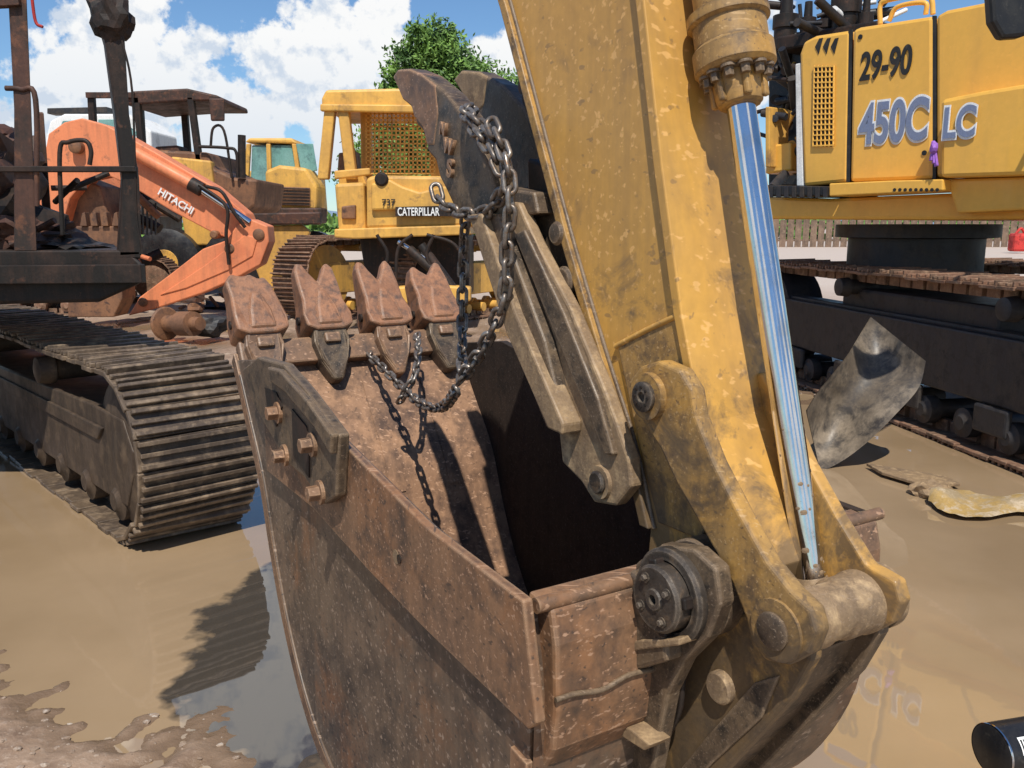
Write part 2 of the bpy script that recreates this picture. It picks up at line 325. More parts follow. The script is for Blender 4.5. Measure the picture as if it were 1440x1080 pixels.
link2=[(905,560),(925,535),(955,540),(985,600),(1020,680),(1060,760),(1100,832),(1140,858),(1148,890),(1136,920),(1108,936),(1076,930),(1056,908),(1048,870),(1028,820),(990,750),(950,680),(928,632)]
wplate('side_link_far',link2,.275,.03,YEL,st,.006,3,shift=.205)
lathe('link_rim',on(.274,1092,886),-W,[(-.01,.052),(.004,.05),(.004,.036)],YELD,st,40)
LP=on(.272,913,557)
lathe('link_boss',LP,-W,[(-.02,.046),(.010,.043),(.010,.03)],YELD,st,40)
lathe('link_pin',LP,-W,[(0,.028),(.018,.028),(.02,.024),(.02,.010),(.012,.009),(.012,.001)],GRS,st,32)
for i in range(8):
    t=i*math.pi/4; cyl('pin_bolt',LP-W*.018+(A*math.cos(t)+Z*math.sin(t))*.018,LP-W*.022+(A*math.cos(t)+Z*math.sin(t))*.018,.0028,BLK,st,8)
lathe('link_boss_back',LP,W,[(.03,.05),(.06,.05)],DARK,st,32)
cyl('cross_shaft',LP,LP+W*.24,.027,DARK,st)
hl=[(1085,838),(1045,862),(1000,880),(955,940),(938,990),(925,1050),(890,1110),(880,1180),(950,1190),(985,1120),(1050,1050),(1110,985),(1140,930),(1142,880)]
wplate('bucket_link',hl,.315,.03,YELD,st,.006)
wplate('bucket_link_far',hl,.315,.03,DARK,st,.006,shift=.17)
wplate('bucket_link_web',[(1070,900),(1010,925),(965,1000),(930,1080),(930,1160),(975,1110),(1040,1040),(1100,975),(1125,925)],.34,.16,DARK,st,.006)
wplate('bucket_link_pad',[(1060,960),(1095,950),(1070,1010),(1000,1075),(960,1120),(945,1095),(990,1040)],.309,.008,DARK,st,.003)
lathe('bucket_link_stud',on(.315,1017,965),-W,[(-.01,.03),(.012,.03),(.016,.026),(.016,.001)],TAN,st,32)
lathe('bucket_link_pin',on(.30,880,1075),-W,[(-.02,.034),(.02,.034),(.024,.028),(.024,.001)],DARK,st,32)
pipe('grease_hose',[on(.30,1000,880),on(.28,965,930),on(.28,955,1000),on(.30,930,1050)],.006,BLK,st)

# =============== thumb
th=empty('excavator_thumb')
tin=[(551,108),(558,97),(575,96),(600,108),(626,130),(650,160),(672,200),(688,240),(698,282),(690,300),(660,306),(640,296),(628,270),(618,250),(612,226),(600,212),(600,190),(585,175),(582,155),(566,140)]
wplate('tine',tin,.27,.06,DARK,th,.009,3)
tin2=[(636,112),(648,98),(672,100),(705,118),(735,150),(755,195),(765,240),(760,285),(735,300),(700,290),(700,240),(690,200),(676,185),(672,160),(655,145),(648,130)]
wplate('tine',tin2,.47,.06,DARK,th,.009,3)
wplate('tine_tip',[(552,108),(559,98),(575,97),(592,104),(612,120),(616,160),(610,205),(600,205),(594,180),(582,165),(578,150),(566,140)],.268,.064,RUSTS,th,.006,3)
wplate('tine_tip',[(637,112),(648,99),(672,101),(685,108),(680,150),(672,158),(655,145),(648,130)],.468,.064,TAN,th,.008,3)
Bp=[(672,300),(698,282),(728,285),(752,340),(800,430),(850,550),(884,645),(888,685),(866,712),(835,707),(817,678),(790,650),(786,612),(738,450),(700,360)]
wplate('arm_plate',Bp,.285,.03,TAN,th,.006)
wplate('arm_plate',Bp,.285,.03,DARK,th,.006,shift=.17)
wplate('arm_web',[(668,310),(700,300),(728,380),(765,480),(792,595),(790,612),(768,602),(722,490),(690,400)],.255,.24,DARK,th,.006)
wplate('arm_face_flange',[(658,302),(676,300),(724,440),(791,596),(790,612),(770,603),(712,470)],.235,.05,TAN,th,.005)
wplate('arm_rib',[(722,330),(736,322),(792,440),(840,560),(862,640),(850,640),(800,520)],.272,.02,DARK,th,.004)
tp=on(.28,843,678); lathe('thumb_pin',tp,-W,[(-.22,.024),(.008,.024),(.012,.02),(.012,.001)],GRS,th,32)
lathe('thumb_pin_boss',tp,-W,[(-.01,.036),(.003,.034)],TAN,th,32)
for b,q,s in(('S',(634,238),.06),('W',(632,207),.05),('N',(624,182),.04)):
    text('cast_letter',b,on(.266,*q),(A+Z*-.25),Z+A*.25,s,RUSTS,th,.006,.002,True)
wplate('tine_cross',[(668,275),(692,262),(750,270),(756,300),(700,312)],.30,.19,DARK,th,.006)

# =============== chain
def chain(name,keys,L=.052,wr=.0058):
    P=cat([on(w,u,v) for u,v,w in keys],16); pitch=L-2.3*wr
    pos=[P[0]]; acc=0
    for a,b in zip(P,P[1:]):
        d=(b-a).length; t0=0
        while acc+d-t0>=pitch:
            t0+=pitch-acc; acc=0; pos.append(a.lerp(b,t0/d))
        acc+=d-t0
    vs=[];fs=[]; h=(L/2-.013); r=.0125
    loop=[]
    for i in range(9): t=-math.pi/2+math.pi*i/8; loop.append((h+r*math.cos(t),r*math.sin(t)))
    for i in range(9): t=math.pi/2+math.pi*i/8; loop.append((-h+r*math.cos(t),r*math.sin(t)))
    n=len(loop); k8=8; prev=None
    for li in range(len(pos)-1):
        a,b=pos[li],pos[li+1]; c=(a+b)/2; d=(b-a).normalized()
        if prev is None: prev=frame(d)[0]
        x=(prev-d*prev.dot(d)).normalized(); y=d.cross(x); ang=(math.pi/2 if li%2 else 0)+random.uniform(-.35,.35)+.6
        X=x*math.cos(ang)+y*math.sin(ang); Y2=d.cross(X); prev=x; b0=len(vs)
        for i,(p,q) in enumerate(loop):
            pn,qn=loop[(i+1)%n]; pm,qm=loop[i-1]; tg=Vector((pn-pm,qn-qm,0)).normalized(); nr=(tg.y,-tg.x)
            for k in range(k8):
                t=2*math.pi*k/k8; rr=wr*math.cos(t)
                vs.append(c+d*(p+nr[0]*rr)+X*(q+nr[1]*rr)+Y2*(wr*math.sin(t)))
        for i in range(n):
            for k in range(k8):
                fs.append((b0+i*k8+k,b0+((i+1)%n)*k8+k,b0+((i+1)%n)*k8+(k+1)%k8,b0+i*k8+(k+1)%k8))
    return mk(name,vs,fs,CHAIN,ch,smooth=True)
ch=empty('steel_chain')
chain('strand_thumb_loop',[(612,262,.25),(620,285,.25),(650,300,.245),(685,298,.245),(704,275,.245),(714,245,.24),(700,205,.24),(680,180,.24),(655,158,.25),(668,150,.33)])
chain('strand_long',[(690,170,.24),(712,225,.23),(718,290,.225),(712,350,.225),(712,400,.225),(700,445,.225),(678,490,.23),(655,525,.24),(642,545,.25)])
chain('strand_back',[(655,300,.40),(652,350,.42),(650,420,.42),(650,480,.40),(648,545,.30)])
chain('strand_upper',[(655,160,.26),(670,185,.235),(690,210,.23),(704,240,.23),(716,255,.24)])
chain('strand_tooth',[(510,484,.50),(522,502,.48),(545,524,.48),(566,546,.48),(590,566,.46),(612,574,.42),(628,568,.36),(644,545,.26)])
chain('strand_tooth_tail',[(586,470,.64),(588,500,.56),(582,530,.50),(570,550,.47),(562,566,.47)])

# =============== tracks
def track(par,n,T,c,s0,s1,zc,R,wd,mat,pitch=.17,fmat=None,gh=.035,guard=None):
    Lf=s1-s0; per=2*Lf+2*math.pi*R; N=int(per/pitch); vs=[];fs=[]
    def at(d):
        d%=per
        if d<Lf: return s0+d, zc+R,1,0
        d-=Lf
        if d<math.pi*R: t=math.pi/2-d/R; return s1+R*math.cos(t),zc+R*math.sin(t),math.sin(t),-math.cos(t)
        d-=math.pi*R
        if d<Lf: return s1-d,zc-R,-1,0
        d-=Lf; t=-math.pi/2-d/R; return s0+R*math.cos(t),zc+R*math.sin(t),math.sin(t),-math.cos(t)
    def bx(cn,a,b,cc,sa,sb,sc_):
        b0=len(vs)
        for s3 in(-1,1):
            for sx,sy in((-1,-1),(1,-1),(1,1),(-1,1)): vs.append(cn+a*sx*sa/2+b*sy*sb/2+cc*s3*sc_/2)
        for f in((0,1,2,3),(7,6,5,4),(0,4,5,1),(1,5,6,2),(2,6,7,3),(3,7,4,0)): fs.append(tuple(b0+i for i in f))
    for i in range(N):
        s,z,ts,tz=at(i*per/N); tg=T*ts+Z*tz
        nr=(T*(s-min(max(s,s0),s1))+Z*(z-zc)); nr=(nr-tg*nr.dot(tg)).normalized()
        tl=random.uniform(-.03,.03); nn=(n+nr*tl).normalized()
        cn=n*(c+wd/2+random.uniform(-.012,.012))+T*s+Z*z
        bx(cn-nr*.012,tg,nn,nr,per/N*.96,wd,.024)
        for o,hh in((-.36,1.),(0,.7),(.36,.7)): bx(cn+tg*pitch*o+nr*gh*hh/2,tg,nn,nr,.022,wd*random.uniform(.95,.998),gh*hh*random.uniform(.75,1.05))
        for o in(-.16,.16): bx(cn+n*wd*o-nr*.06,tg,n,nr,per/N*.8,.05,.10)
    mk('track_shoes',vs,fs,mat,par,.003,1)
    fm=fmat or mat; w0=c+wd*.12; Ri=R*.5
    cc=lambda s,z:n*w0+T*s+Z*z
    pts=[]
    for i in range(9): t=-math.pi/2+math.pi*i/8; pts.append(cc(s1-.15+Ri*.8*math.cos(t),zc+Ri*.8*math.sin(t)))
    for i in range(9): t=math.pi/2+math.pi*i/8; pts.append(cc(s0+.15+Ri*.8*math.cos(t),zc+Ri*.8*math.sin(t)))
    plate('track_frame',pts,n*wd*.7,fm,par,.015)
    if guard:
        g=n*(c+.07); pts=[g+T*s+Z*z for s,z in((s0-.1,zc-R*.62),(s1+.05,zc-R*.62),(s1+R*.40,zc-R*.2),(s1+R*.45,zc+R*.1),(s1+R*.2,zc+R*.42),(s1-.4,zc+R*.45),(s0-.1,zc+R*.30))]
        plate('track_guard',pts,n*.05,guard,par,.01)
        pts=[g-n*.015+T*s+Z*z for s,z in((s0-.1,zc+.02),(s1-.3,zc+.02),(s1-.2,zc+.10),(s0-.1,zc+.10))]; plate('track_guard_rail',pts,n*.04,guard,par,.006)
    for s in(s0,s1):
        p=n*(c+wd*.1)+T*s+Z*zc; lathe('idler',p,n,[(0,.1*R),(.01,R*.3),(.02,R*.62),(.05,R*.86),(wd*.7,R*.86)],fm,par,36)
    k=int(Lf/.5)
    for i in range(k+1):
        s=s0+.1+(Lf-.2)*i/max(1,k); p=n*(c+wd*.08)+T*s+Z*(zc-R+.17)
        lathe('roller',p,n,[(0,.05),(.02,.07),(.03,.11),(.12,.11),(.13,.08),(wd*.8,.08)],fm,par,24)
    for f in(.3,.7):
        p=n*(c+wd*.02)+T*(s0+Lf*f)+Z*(zc+R-.16); lathe('carrier_roller',p,n,[(0,.05),(.01,.08),(.1,.09),(.11,.07),(wd*.8,.07)],fm,par,24)

# =============== left burnt excavator
be=empty('burnt_excavator')
W2=Vector((.731,.682,0)).normalized(); A2=Vector((W2.y,-W2.x,0)); g=gnd(150,752); c2=g.dot(W2)
FRM=worn('muddy_frame_steel',(.07,.048,.034),(.042,.03,.022),(.13,.09,.058),s=2.5,t2=.5,t3=.62,rough=.55,bump=.3,streak=.5,soft=.12)
track(be,W2,A2,c2,-8.6,-4.52,.45,.45,.62,TRK,pitch=.155,fmat=FRM,guard=FRM)
track(be,W2,A2,c2-2.2,-8.6,-4.52,.45,.45,.62,TRK,pitch=.155,fmat=FRM)
Y1=4.75; BK=Vector((-.50,.86,0))
def q1(u,v,d=0): return fr(u,v,Y1)+BK*d
plate('deck',[q1(-320,362),q1(186,356),q1(202,372),q1(200,398),q1(140,425),q1(-320,436)],BK*2.4,BLK,be,.02)
plate('deck_lip',[q1(-320,352),q1(198,352),q1(198,364),q1(-320,368)],BK*2.3-XA*.02,BLK,be,.01)
beam('deck_rail',q1(-320,388,-.05),q1(200,384,-.05),.06,.10,BLK,be)
plate('post_front',[q1(118,-40),q1(170,-40),q1(176,60),q1(182,160),q1(196,250),q1(200,360),q1(166,362),q1(172,250),q1(160,150),q1(148,60)],BK*.10,BLK,be,.012)
plate('post_rear',[q1(10,-40),q1(36,-40),q1(44,150),q1(52,355),q1(20,355),q1(20,150)],BK*.12,BURN,be,.012)
plate('post_inner',[q1(60,130,.9),q1(70,130,.9),q1(86,350,.9),q1(70,350,.9)],BK*.08,BURN,be,.01)
beam('cross_bar',q1(-100,238),q1(192,238),.05,.03,BLK,be)
beam('roof_rail',q1(-60,6),q1(30,2),.06,.05,BURN,be)
pipe('handrail',[q1(52,290),q1(50,140),q1(30,126),q1(8,124)],.014,BURN,be)
pipe('handrail',[q1(88,330),q1(84,215),q1(96,200),q1(120,198),q1(128,212),q1(126,232)],.012,BLK,be)
pipe('hanging_wire',[q1(170,50),q1(186,130),q1(192,300),q1(200,350)],.006,BLK,be)
pipe('cable',[q1(44,-10),q1(50,30),q1(60,38)],.008,REDM,be)
def lump(name,c,s,mat,par,seed=0,sub=3,amp=.35):
    bm=bmesh.new(); bmesh.ops.create_icosphere(bm,subdivisions=sub,radius=1)
    for v in bm.verts:
        k=1+amp*mn.noise(v.co*1.7+Vector((seed,seed*2,0)))+amp*.5*mn.noise(v.co*5+Vector((seed,0,0)))
        v.co=Vector((v.co.x*s[0],v.co.y*s[1],v.co.z*s[2]))*k+c
    me=bpy.data.meshes.new(name); bm.to_mesh(me); bm.free(); o=bpy.data.objects.new(name,me); sc.collection.objects.link(o); me.materials.append(mat)
    if par:o.parent=par
    return o
lump('burnt_post_bulge',q1(158,22,.02),(.11,.07,.12),BLK,be,3)
for i,(u,v,sx,sz,m) in enumerate([(8,230,.16,.2,BURN),(-10,300,.3,.22,BLK),(30,330,.3,.12,BURN),(70,345,.2,.07,BURN),(110,352,.16,.05,BLK),(0,200,.12,.12,BURN)]):
    lump('burnt_seat_debris',q1(u,v,.5),(sx,.3,sz),m,be,i*3.1,3,.6)
for i in range(20):
    u=random.uniform(-40,110); v=random.uniform(240,345); p=q1(u,v,random.uniform(.3,1.2)); q=p+Vector((random.uniform(-.25,.25),random.uniform(-.2,.2),random.uniform(-.2,.3)))
    cyl('burnt_pipe',p,q,.018,random.choice([BLK,BURN]),be,10)
tcn=W2*(c2-.8)+A2*-6.9; lathe('turntable',Vector((tcn.x,tcn.y,.75)),Z,[(0,.5),(.3,.6),(.6,.6)],BLK,be,32)

# =============== salmon excavator in background
sx_=empty('salmon_excavator'); Y2=15.
def q2(u,v,d=0): return fr(u,v,Y2+d)
boom=[(60,230),(68,188),(90,172),(115,166),(150,176),(215,212),(300,262),(345,300),(352,318),(330,338),(300,328),(240,296),(185,262),(150,246),(120,252),(98,280),(84,330),(62,335)]
plate('boom',[q2(*p) for p in boom],YY*.5,SALM,sx_,.02)
stk=[(332,318),(352,308),(376,318),(378,340),(366,372),(330,392),(285,412),(225,432),(180,444),(196,418),(240,385),(285,350),(318,338)]
plate('stick',[q2(u,v,-.12) for u,v in stk],YY*.42,SALM,sx_,.02)
plate('stick_stiffener',[q2(u,v,-.14) for u,v in[(345,330),(362,335),(355,360),(320,380),(262,405),(225,415),(290,372)]],YY*.03,SALM,sx_,.01)
for u,v,r in((104,206,.11),(363,330,.10),(322,350,.09),(200,425,.08),(300,330,.07)):
    p=q2(u,v,-.16); lathe('pin',p,YY,[(0,r*.7),(.02,r),(.6,r)],BRN,sx_,24)
cyl('cylinder_barrel',q2(190,215,-.1),q2(275,262,-.1),.10,SALM,sx_); cyl('cylinder_rod',q2(275,262,-.1),q2(352,313,-.1),.055,CHROME,sx_)
cyl('cylinder_head',q2(268,258,-.1),q2(284,267,-.1),.12,BLK,sx_)
pipe('hose',[q2(280,260,-.2),q2(318,290,-.25),q2(318,330,-.25),q2(322,372,-.2)],.03,BLK,sx_)
pipe('hose',[q2(290,262,-.2),q2(312,270,-.25),q2(330,300,-.25),q2(345,320,-.2)],.03,BLK,sx_)
text('boom_lettering','HITACHI',q2(221,272,-.03),(q2(262,297)-q2(221,272)),Z,.17,WHT,sx_,.004,.004)
plate('house',[q2(-200,215,.8),q2(62,215,.8),q2(90,260,.8),q2(92,350,.8),q2(-200,355,.8)],YY*2.6,SALM,sx_,.04)
plate('counter_bracket',[q2(84,240,.3),q2(140,262,.3),q2(160,330,.3),q2(100,350,.3)],YY*.9,BRN,sx_,.03)
for i in range(22):
    u=random.uniform(85,230); v=random.uniform(270,400); p=q2(u,v,random.uniform(.6,2)); q=p+Vector((random.uniform(-.9,.9),random.uniform(-.5,.5),random.uniform(-.5,.6)))
    cyl('pipework',p,q,random.choice([.04,.07,.1]),random.choice([BLK,BURN,BRN,SALM]),sx_,10)
for i in range(10): beam('radiator_bar',q2(165+i*6,285,.9),q2(165+i*6,330,.9),.03,.03,PLST,sx_)
obox('undercarriage',Vector((-9.,17,.8)),AX,(2.6,2.2,.5),BRN,sx_)
track(sx_,YY,XA,15.6,-11.2,-7.6,.5,.48,.6,TRKR,pitch=.2); track(sx_,YY,XA,18,-11.2,-7.6,.5,.48,.6,TRKR,pitch=.2)
ob=empty('spare_bucket')
plate('shell',[fr(u,v,13.5) for u,v in[(106,318),(165,318),(168,350),(150,366),(118,366),(104,346)]],YY*.6,BRN,ob,.02)
for i in range(4):
    u=112+i*15; plate('tooth',[fr(a,b,13.45) for a,b in[(u,318),(u+3,300),(u+7,298),(u+10,318)]],YY*.15,BRN,ob,.01)
plate('stand',[fr(u,v,13.6) for u,v in[(100,366),(170,366),(172,420),(160,446),(95,446),(96,400)]],YY*.5,BRN,ob,.02)
cy=empty('scrap_wheel_hub'); p=fr(238,455,12.0)
ax_=Vector((.75,-.5,.05)).normalized()
lathe('flange',p,ax_,[(-.14,.12),(-.12,.22),(-.08,.24),(-.05,.22),(-.03,.12),(.25,.11),(.26,.17),(.55,.17),(.56,.1),(.7,.09)],BRN,cy,28)
lathe('ring',p-ax_*.15,ax_,[(0,.05),(0,.2),(.04,.21),(.04,.16)],RUSTO,cy,28)
lump('housing',p+Vector((.55,.0,-.02)),(.28,.2,.16),BLUEK,cy,4)
sp_=empty('scrap_pile')
for i in range(26):
    u=random.uniform(255,410); p=gnd(u,random.uniform(415,440),.08); k=random.random()
    if k<.5: lump('scrap',p,(random.uniform(.1,.35),.2,random.uniform(.06,.22)),random.choice([BRN,BLUEK,BURN]),sp_,i,2,.8)
    else: beam('scrap_bar',p,p+Vector((random.uniform(-.7,.7),random.uniform(-.4,.4),random.uniform(-.05,.35))),.07,.05,random.choice([BRN,BURN,YELF]),sp_)

# =============== brown wheel loader
wl=empty('wheel_loader'); Y3=20.
def q3(u,v,d=0): return fr(u,v,Y3+d)
plate('cab_roof',[q3(176,140),q3(184,128),q3(262,124),q3(306,134),q3(308,142),q3(262,142),q3(176,148)],YY*2.2,BURN,wl,.04)
for u0,u1,d in((122,128,0),(186,196,0),(262,276,0),(190,196,2),(252,260,2)): plate('cab_post',[q3(u0,136,d),q3(u0+9,136,d),q3(u1+9,240,d),q3(u1,240,d)],YY*.15,BLK,wl,.02)
beam('cab_cross',q3(122,134),q3(190,134),.12,.12,BURN,wl)
plate('dash',[q3(218,206,.6),q3(250,204,.6),q3(262,240,.6),q3(210,240,.6)],YY*.6,BURN,wl,.04)
plate('hood',[q3(196,232),q3(210,210),q3(292,214),q3(300,236),q3(330,250),q3(362,252),q3(358,290),q3(340,304),q3(200,304)],YY*2.4,BRN,wl,.06)
plate('yellow_panel',[q3(240,220,-.1),q3(296,226,-.1),q3(306,300,-.1),q3(300,345,-.1),q3(262,345,-.1)],YY*.3,YELF,wl,.04)
plate('mirror',[q3(293,138,-.2),q3(315,138,-.2),q3(315,170,-.2),q3(296,170,-.2)],YY*.08,BURN,wl,.03)
pipe('rail',[q3(280,206,-.1),q3(318,208,-.1),q3(332,214,-.1),q3(334,250,-.1)],.035,BLK,wl)
pipe('rail',[q3(296,208,-.1),q3(300,180,-.1),q3(315,184,-.1),q3(326,250,-.1)],.03,BLK,wl)
for u in(230,330):
    p=q3(u,350,-.4); p.z=.8; lathe('tire',p,YY,[(0,.35),(.02,.6),(.1,.78),(.5,.8),(.58,.6),(.6,.3)],PLST,wl,32); lathe('wheel',p,YY,[(-.01,.3),(.05,.35)],YELF,wl,24)
    p2=p+YY*2.4; lathe('tire',p2,YY,[(0,.35),(.02,.6),(.1,.78),(.5,.8),(.58,.6),(.6,.3)],PLST,wl,32)
pipe('exhaust',[q3(340,190),q3(340,250)],.09,BLK,wl)
wt=empty('parked_white_truck')
plate('cab',[fr(u,v,26) for u,v in[(64,196),(70,170),(90,160),(180,160),(212,184),(216,250),(64,250)]],YY*2,WHT,wt,.05)
plate('window',[fr(u,v,25.97) for u,v in[(80,190),(88,170),(130,168),(130,190)]],YY*.05,GLS,wt,.01)
plate('window',[fr(u,v,25.97) for u,v in[(138,168),(172,168),(196,190),(138,190)]],YY*.05,GLS,wt,.01)
plate('light_bar',[fr(u,v,26.5) for u,v in[(66,152),(150,150),(150,158),(66,160)]],YY*.5,BLUEK,wt,.02)
for u in(95,190):
    p=fr(u,300,25.9); p.z=.5; lathe('tire',p,YY,[(0,.3),(.02,.45),(.1,.5),(.4,.5),(.42,.3)],PLST,wt,28)
plate('chassis',[fr(u,v,26.1) for u,v in[(50,245),(225,245),(225,330),(50,330)]],YY*1.8,BLUEK,wt,.05)

# =============== articulated truck
tr=empty('yellow_dump_truck'); Y4=26.
def q4(u,v,d=0): return fr(u,v,Y4+d)
plate('cab_roof',[q4(344,200),q4(350,194),q4(410,194),q4(418,202)],YY*2,YELF,tr,.05)
plate('cab_glass',[q4(354,204,.1),q4(410,204,.1),q4(420,262,.1),q4(352,262,.1)],YY*1.7,GLS,tr,.03)
for u0,u1 in((346,342),(374,376),(410,420)): plate('cab_pillar',[q4(u0,202),q4(u0+6,202),q4(u1+6,270),q4(u1,270)],YY*.15,YELF,tr,.02)
plate('hood',[q4(372,240,-.8),q4(392,232,-.8),q4(430,236,-.8),q4(446,262,-.8),q4(444,296,-.8),q4(374,292,-.8)],YY*1.2,YELF,tr,.09)
plate('grille',[q4(386,262,-.86),q4(436,264,-.86),q4(436,290,-.86),q4(386,288,-.86)],YY*.05,BRN,tr,.02)
for i in range(6): beam('grille_bar',q4(387,265+i*4.4,-.9),q4(435,266+i*4.4,-.9),.02,.03,BLK,tr)
pipe('exhaust_stack',[q4(340,206),q4(340,262)],.11,BLK,tr)
plate('bumper',[q4(350,292,-.9),q4(452,292,-.9),q4(452,314,-.9),q4(350,318,-.9)],YY*.8,BURN,tr,.05)
plate('mirror',[q4(416,202,-.1),q4(440,202,-.1),q4(446,240,-.1),q4(424,244,-.1)],YY*.05,GLS,tr,.02)
plate('dump_body',[q4(330,240,2.5),q4(420,240,2.5),q4(425,300,2.5),q4(330,300,2.5)],YY*4,YELF,tr,.05)
for u in(362,438):
    p=q4(u,316); p.z=.75; lathe('tire',p,YY,[(0,.4),(.02,.6),(.1,.75),(.5,.75),(.6,.5)],PLST,tr,32)

# =============== dozer
dz=empty('bulldozer'); Y5=13.2
def q5(u,v,d=0): return fr(u,v,Y5+d)
def dp(name,px,d,t,mat,bev=.02): return plate(name,[q5(u,v,d) for u,v in px],YY*t,mat,dz,bev)
dp('canopy_roof',[(452,138),(458,126),(560,124),(646,130),(662,138),(662,152),(452,152)],.0,2.0,YELF,.04)
dp('canopy_edge',[(450,146),(662,148),(662,160),(450,156)],-.05,.1,YELF,.02)
for u0,u1,d in((456,446,0),(474,486,0),(640,648,0),(506,508,.6),(604,606,.6),(474,486,1.9),(630,640,1.9)):
    dp('rops_post',[(u0,150),(u0+15,150),(u1+15,252),(u1,252)],d,.18,YELF)
dp('cross_tube',[(470,240),(520,236),(520,246),(470,252)],-.02,.1,YELF)
vs=[];fs=[]
def barr(p,q,r):
    b0=len(vs)
    for e in(p,q):
        dd=(q-p).normalized(); x,y=frame(dd)
        for s1_,s2_ in((-1,-1),(1,-1),(1,1),(-1,1)): vs.append(e+x*s1_*r+y*s2_*r)
    for f in((0,4,5,1),(1,5,6,2),(2,6,7,3),(3,7,4,0)): fs.append(tuple(b0+i for i in f))
for i in range(17): barr(q5(515+i*6,158,.5),q5(515+i*6,244,.5),.011)
for i in range(15): barr(q5(513,160+i*6,.5),q5(613,160+i*6,.5),.011)
mk('screen_mesh',vs,fs,YELF,dz)
dp('dash',[(476,244),(510,246),(516,262),(476,262)],.2,.8,YELF)
dp('seat',[(476,215),(500,212),(504,246),(474,246)],1.0,.4,BRN)
dp('hood',[(515,250),(528,246),(660,248),(668,258),(668,318),(515,322)],-.5,2.2,YELF,.05)
dp('hood_nose',[(522,258),(548,252),(566,262),(590,270),(622,262),(640,262),(640,292),(522,296)],-.58,.12,YELF,.03)
dp('side_box',[(470,258),(512,256),(515,325),(476,330)],-.3,1.6,YELF,.05)
dp('side_lamp',[(480,290),(500,288),(500,308),(480,308)],-.36,.1,BRN,.02)
dp('decal_back',[(556,291),(640,289),(640,304),(556,304)],-.62,.04,BLK,.0)
text('decal','CATERPILLAR',q5(559,303,-.63),XA,Z,.16,WHT,dz,.003,.003,sx=.62)
text('unit_number','737',q5(537,289,-.6),XA,Z,.13,INK,dz,.004,.002)
for u in(536,640): lathe('head_lamp',q5(u,252,-.62),YY,[(0,.07),(.03,.1),(.15,.09)],BLK,dz,20)
dp('fender',[(470,322),(660,316),(662,330),(500,336),(470,334)],-.55,2.0,YELF,.02)
dp('belly',[(505,334),(660,330),(660,420),(520,425)],.3,1.6,BLK,.03)
dp('c_frame',[(556,404),(600,400),(662,404),(662,424),(556,428)],-1.1,.3,YELF,.03)
for (a,b),(c_,d_) in(((575,350),(620,390)),((592,345),(640,410))): cyl('lift_cylinder',q5(a,b,-.8),q5(c_,d_,-.9),.07,BLK,dz)
cyl('lift_rod',q5(600,365,-.85),q5(560,340,-.8),.035,CHROME,dz)
for P_ in([(600,330),(640,345),(660,390)],[(580,330),(560,350),(556,400)],[(610,330),(600,360),(620,400)],[(530,330),(545,360),(530,400)]): pipe('hose',[q5(u,v,-.9) for u,v in P_],.025,BLK,dz)
Td=Vector((.50,.866,0)).normalized(); Nd=Vector((Td.y,-Td.x,0))
pd=gnd(455,449)
for ww in(-.50,1.7): track(dz,Nd,Td,pd.dot(Nd)+ww,pd.dot(Td)+.0,pd.dot(Td)+3.1,.72,.68,.78,TRKR,pitch=.22,fmat=YELF,gh=.07)
bl=empty('yellow_dozer_blade')
plate('blade',[fr(u,v,18) for u,v in[(356,318),(425,316),(436,326),(424,350),(402,372),(392,412),(372,412),(360,380)]],YY*.15,YELF,bl,.03)
plate('blade_edge',[fr(u,v,17.9) for u,v in[(352,300),(450,298),(450,316),(352,316)]],YY*.2,BURN,bl,.03)

# =============== right excavator
rx=empty('yellow_excavator')
Tt=Vector((-.13,.99,0)).normalized(); Nt=Vector((Tt.y,-Tt.x,0)); gp=gnd(1440,672); cN=gp.dot(Nt)
track(rx,Nt,Tt,cN,3.6,9.1,.62,.60,.62,TRKR,pitch=.18,fmat=BLUEK)
track(rx,Nt,Tt,cN+2.4,3.6,9.1,.62,.60,.62,TRKR,pitch=.18,fmat=BLUEK)
def tk(s,w,z): return Nt*(cN+w)+Tt*s+Z*z
obox('frame_rail',tk(6.4,.22,.72),(Tt,Nt,Z),(4.7,.16,.34),BLUEK,rx,.02)
obox('frame_rail_lower',tk(6.4,.14,.50),(Tt,Nt,Z),(4.5,.08,.1),BLUEK,rx,.01)
for s in(4.9,5.9,6.9,7.9):
    lathe('rail_hole',tk(s,.138,.76),-Nt,[(0,.07),(.003,.07)],BLK,rx,20)
    obox('track_guide',tk(s+.4,.06,.28),(Tt,Nt,Z),(.35,.05,.2),BLUEK,rx,.02)
obox('car_body',tk(6.6,1.4,.85),(Tt,Nt,Z),(2.2,2.4,.4),BLUEK,rx,.03)
NH=Vector((.8,.6,0)); LH=Vector((.6,-.8,0)); CH=6.84
def h(u,v,o=0): return hit(u,v,NH,CH+o)
def hpz(name,px,o,t,mat,bev=.02): return plate(name,[h(u,v,o) for u,v in px],NH*t,mat,rx,bev)
ccx=h(1290,300,1.2); lathe('turntable',Vector((ccx.x,ccx.y,1.05)),Z,[(0,.6),(.45,.6),(.46,.72),(.58,.72)],BLUEK,rx,40)
hpz('engine_cover_door',[(1124,76),(1130,58),(1146,50),(1196,42),(1192,256),(1130,262)],.0,2.2,YELC,.03)
hpz('side_door',[(1199,42),(1208,38),(1312,22),(1312,252),(1195,256)],-.01,2.2,YELC,.03)
hpz('rear_door',[(1316,22),(1330,14),(1440,-8),(1520,-30),(1520,250),(1316,250)],.0,2.2,YELC,.03)
hpz('rear_box',[(1322,140),(1380,128),(1440,118),(1540,104),(1540,244),(1322,250)],-.22,.3,YELC,.03)
hpz('ledge',[(1166,258),(1250,254),(1326,252),(1326,268),(1250,272),(1166,276)],-.22,.4,YELC,.01)
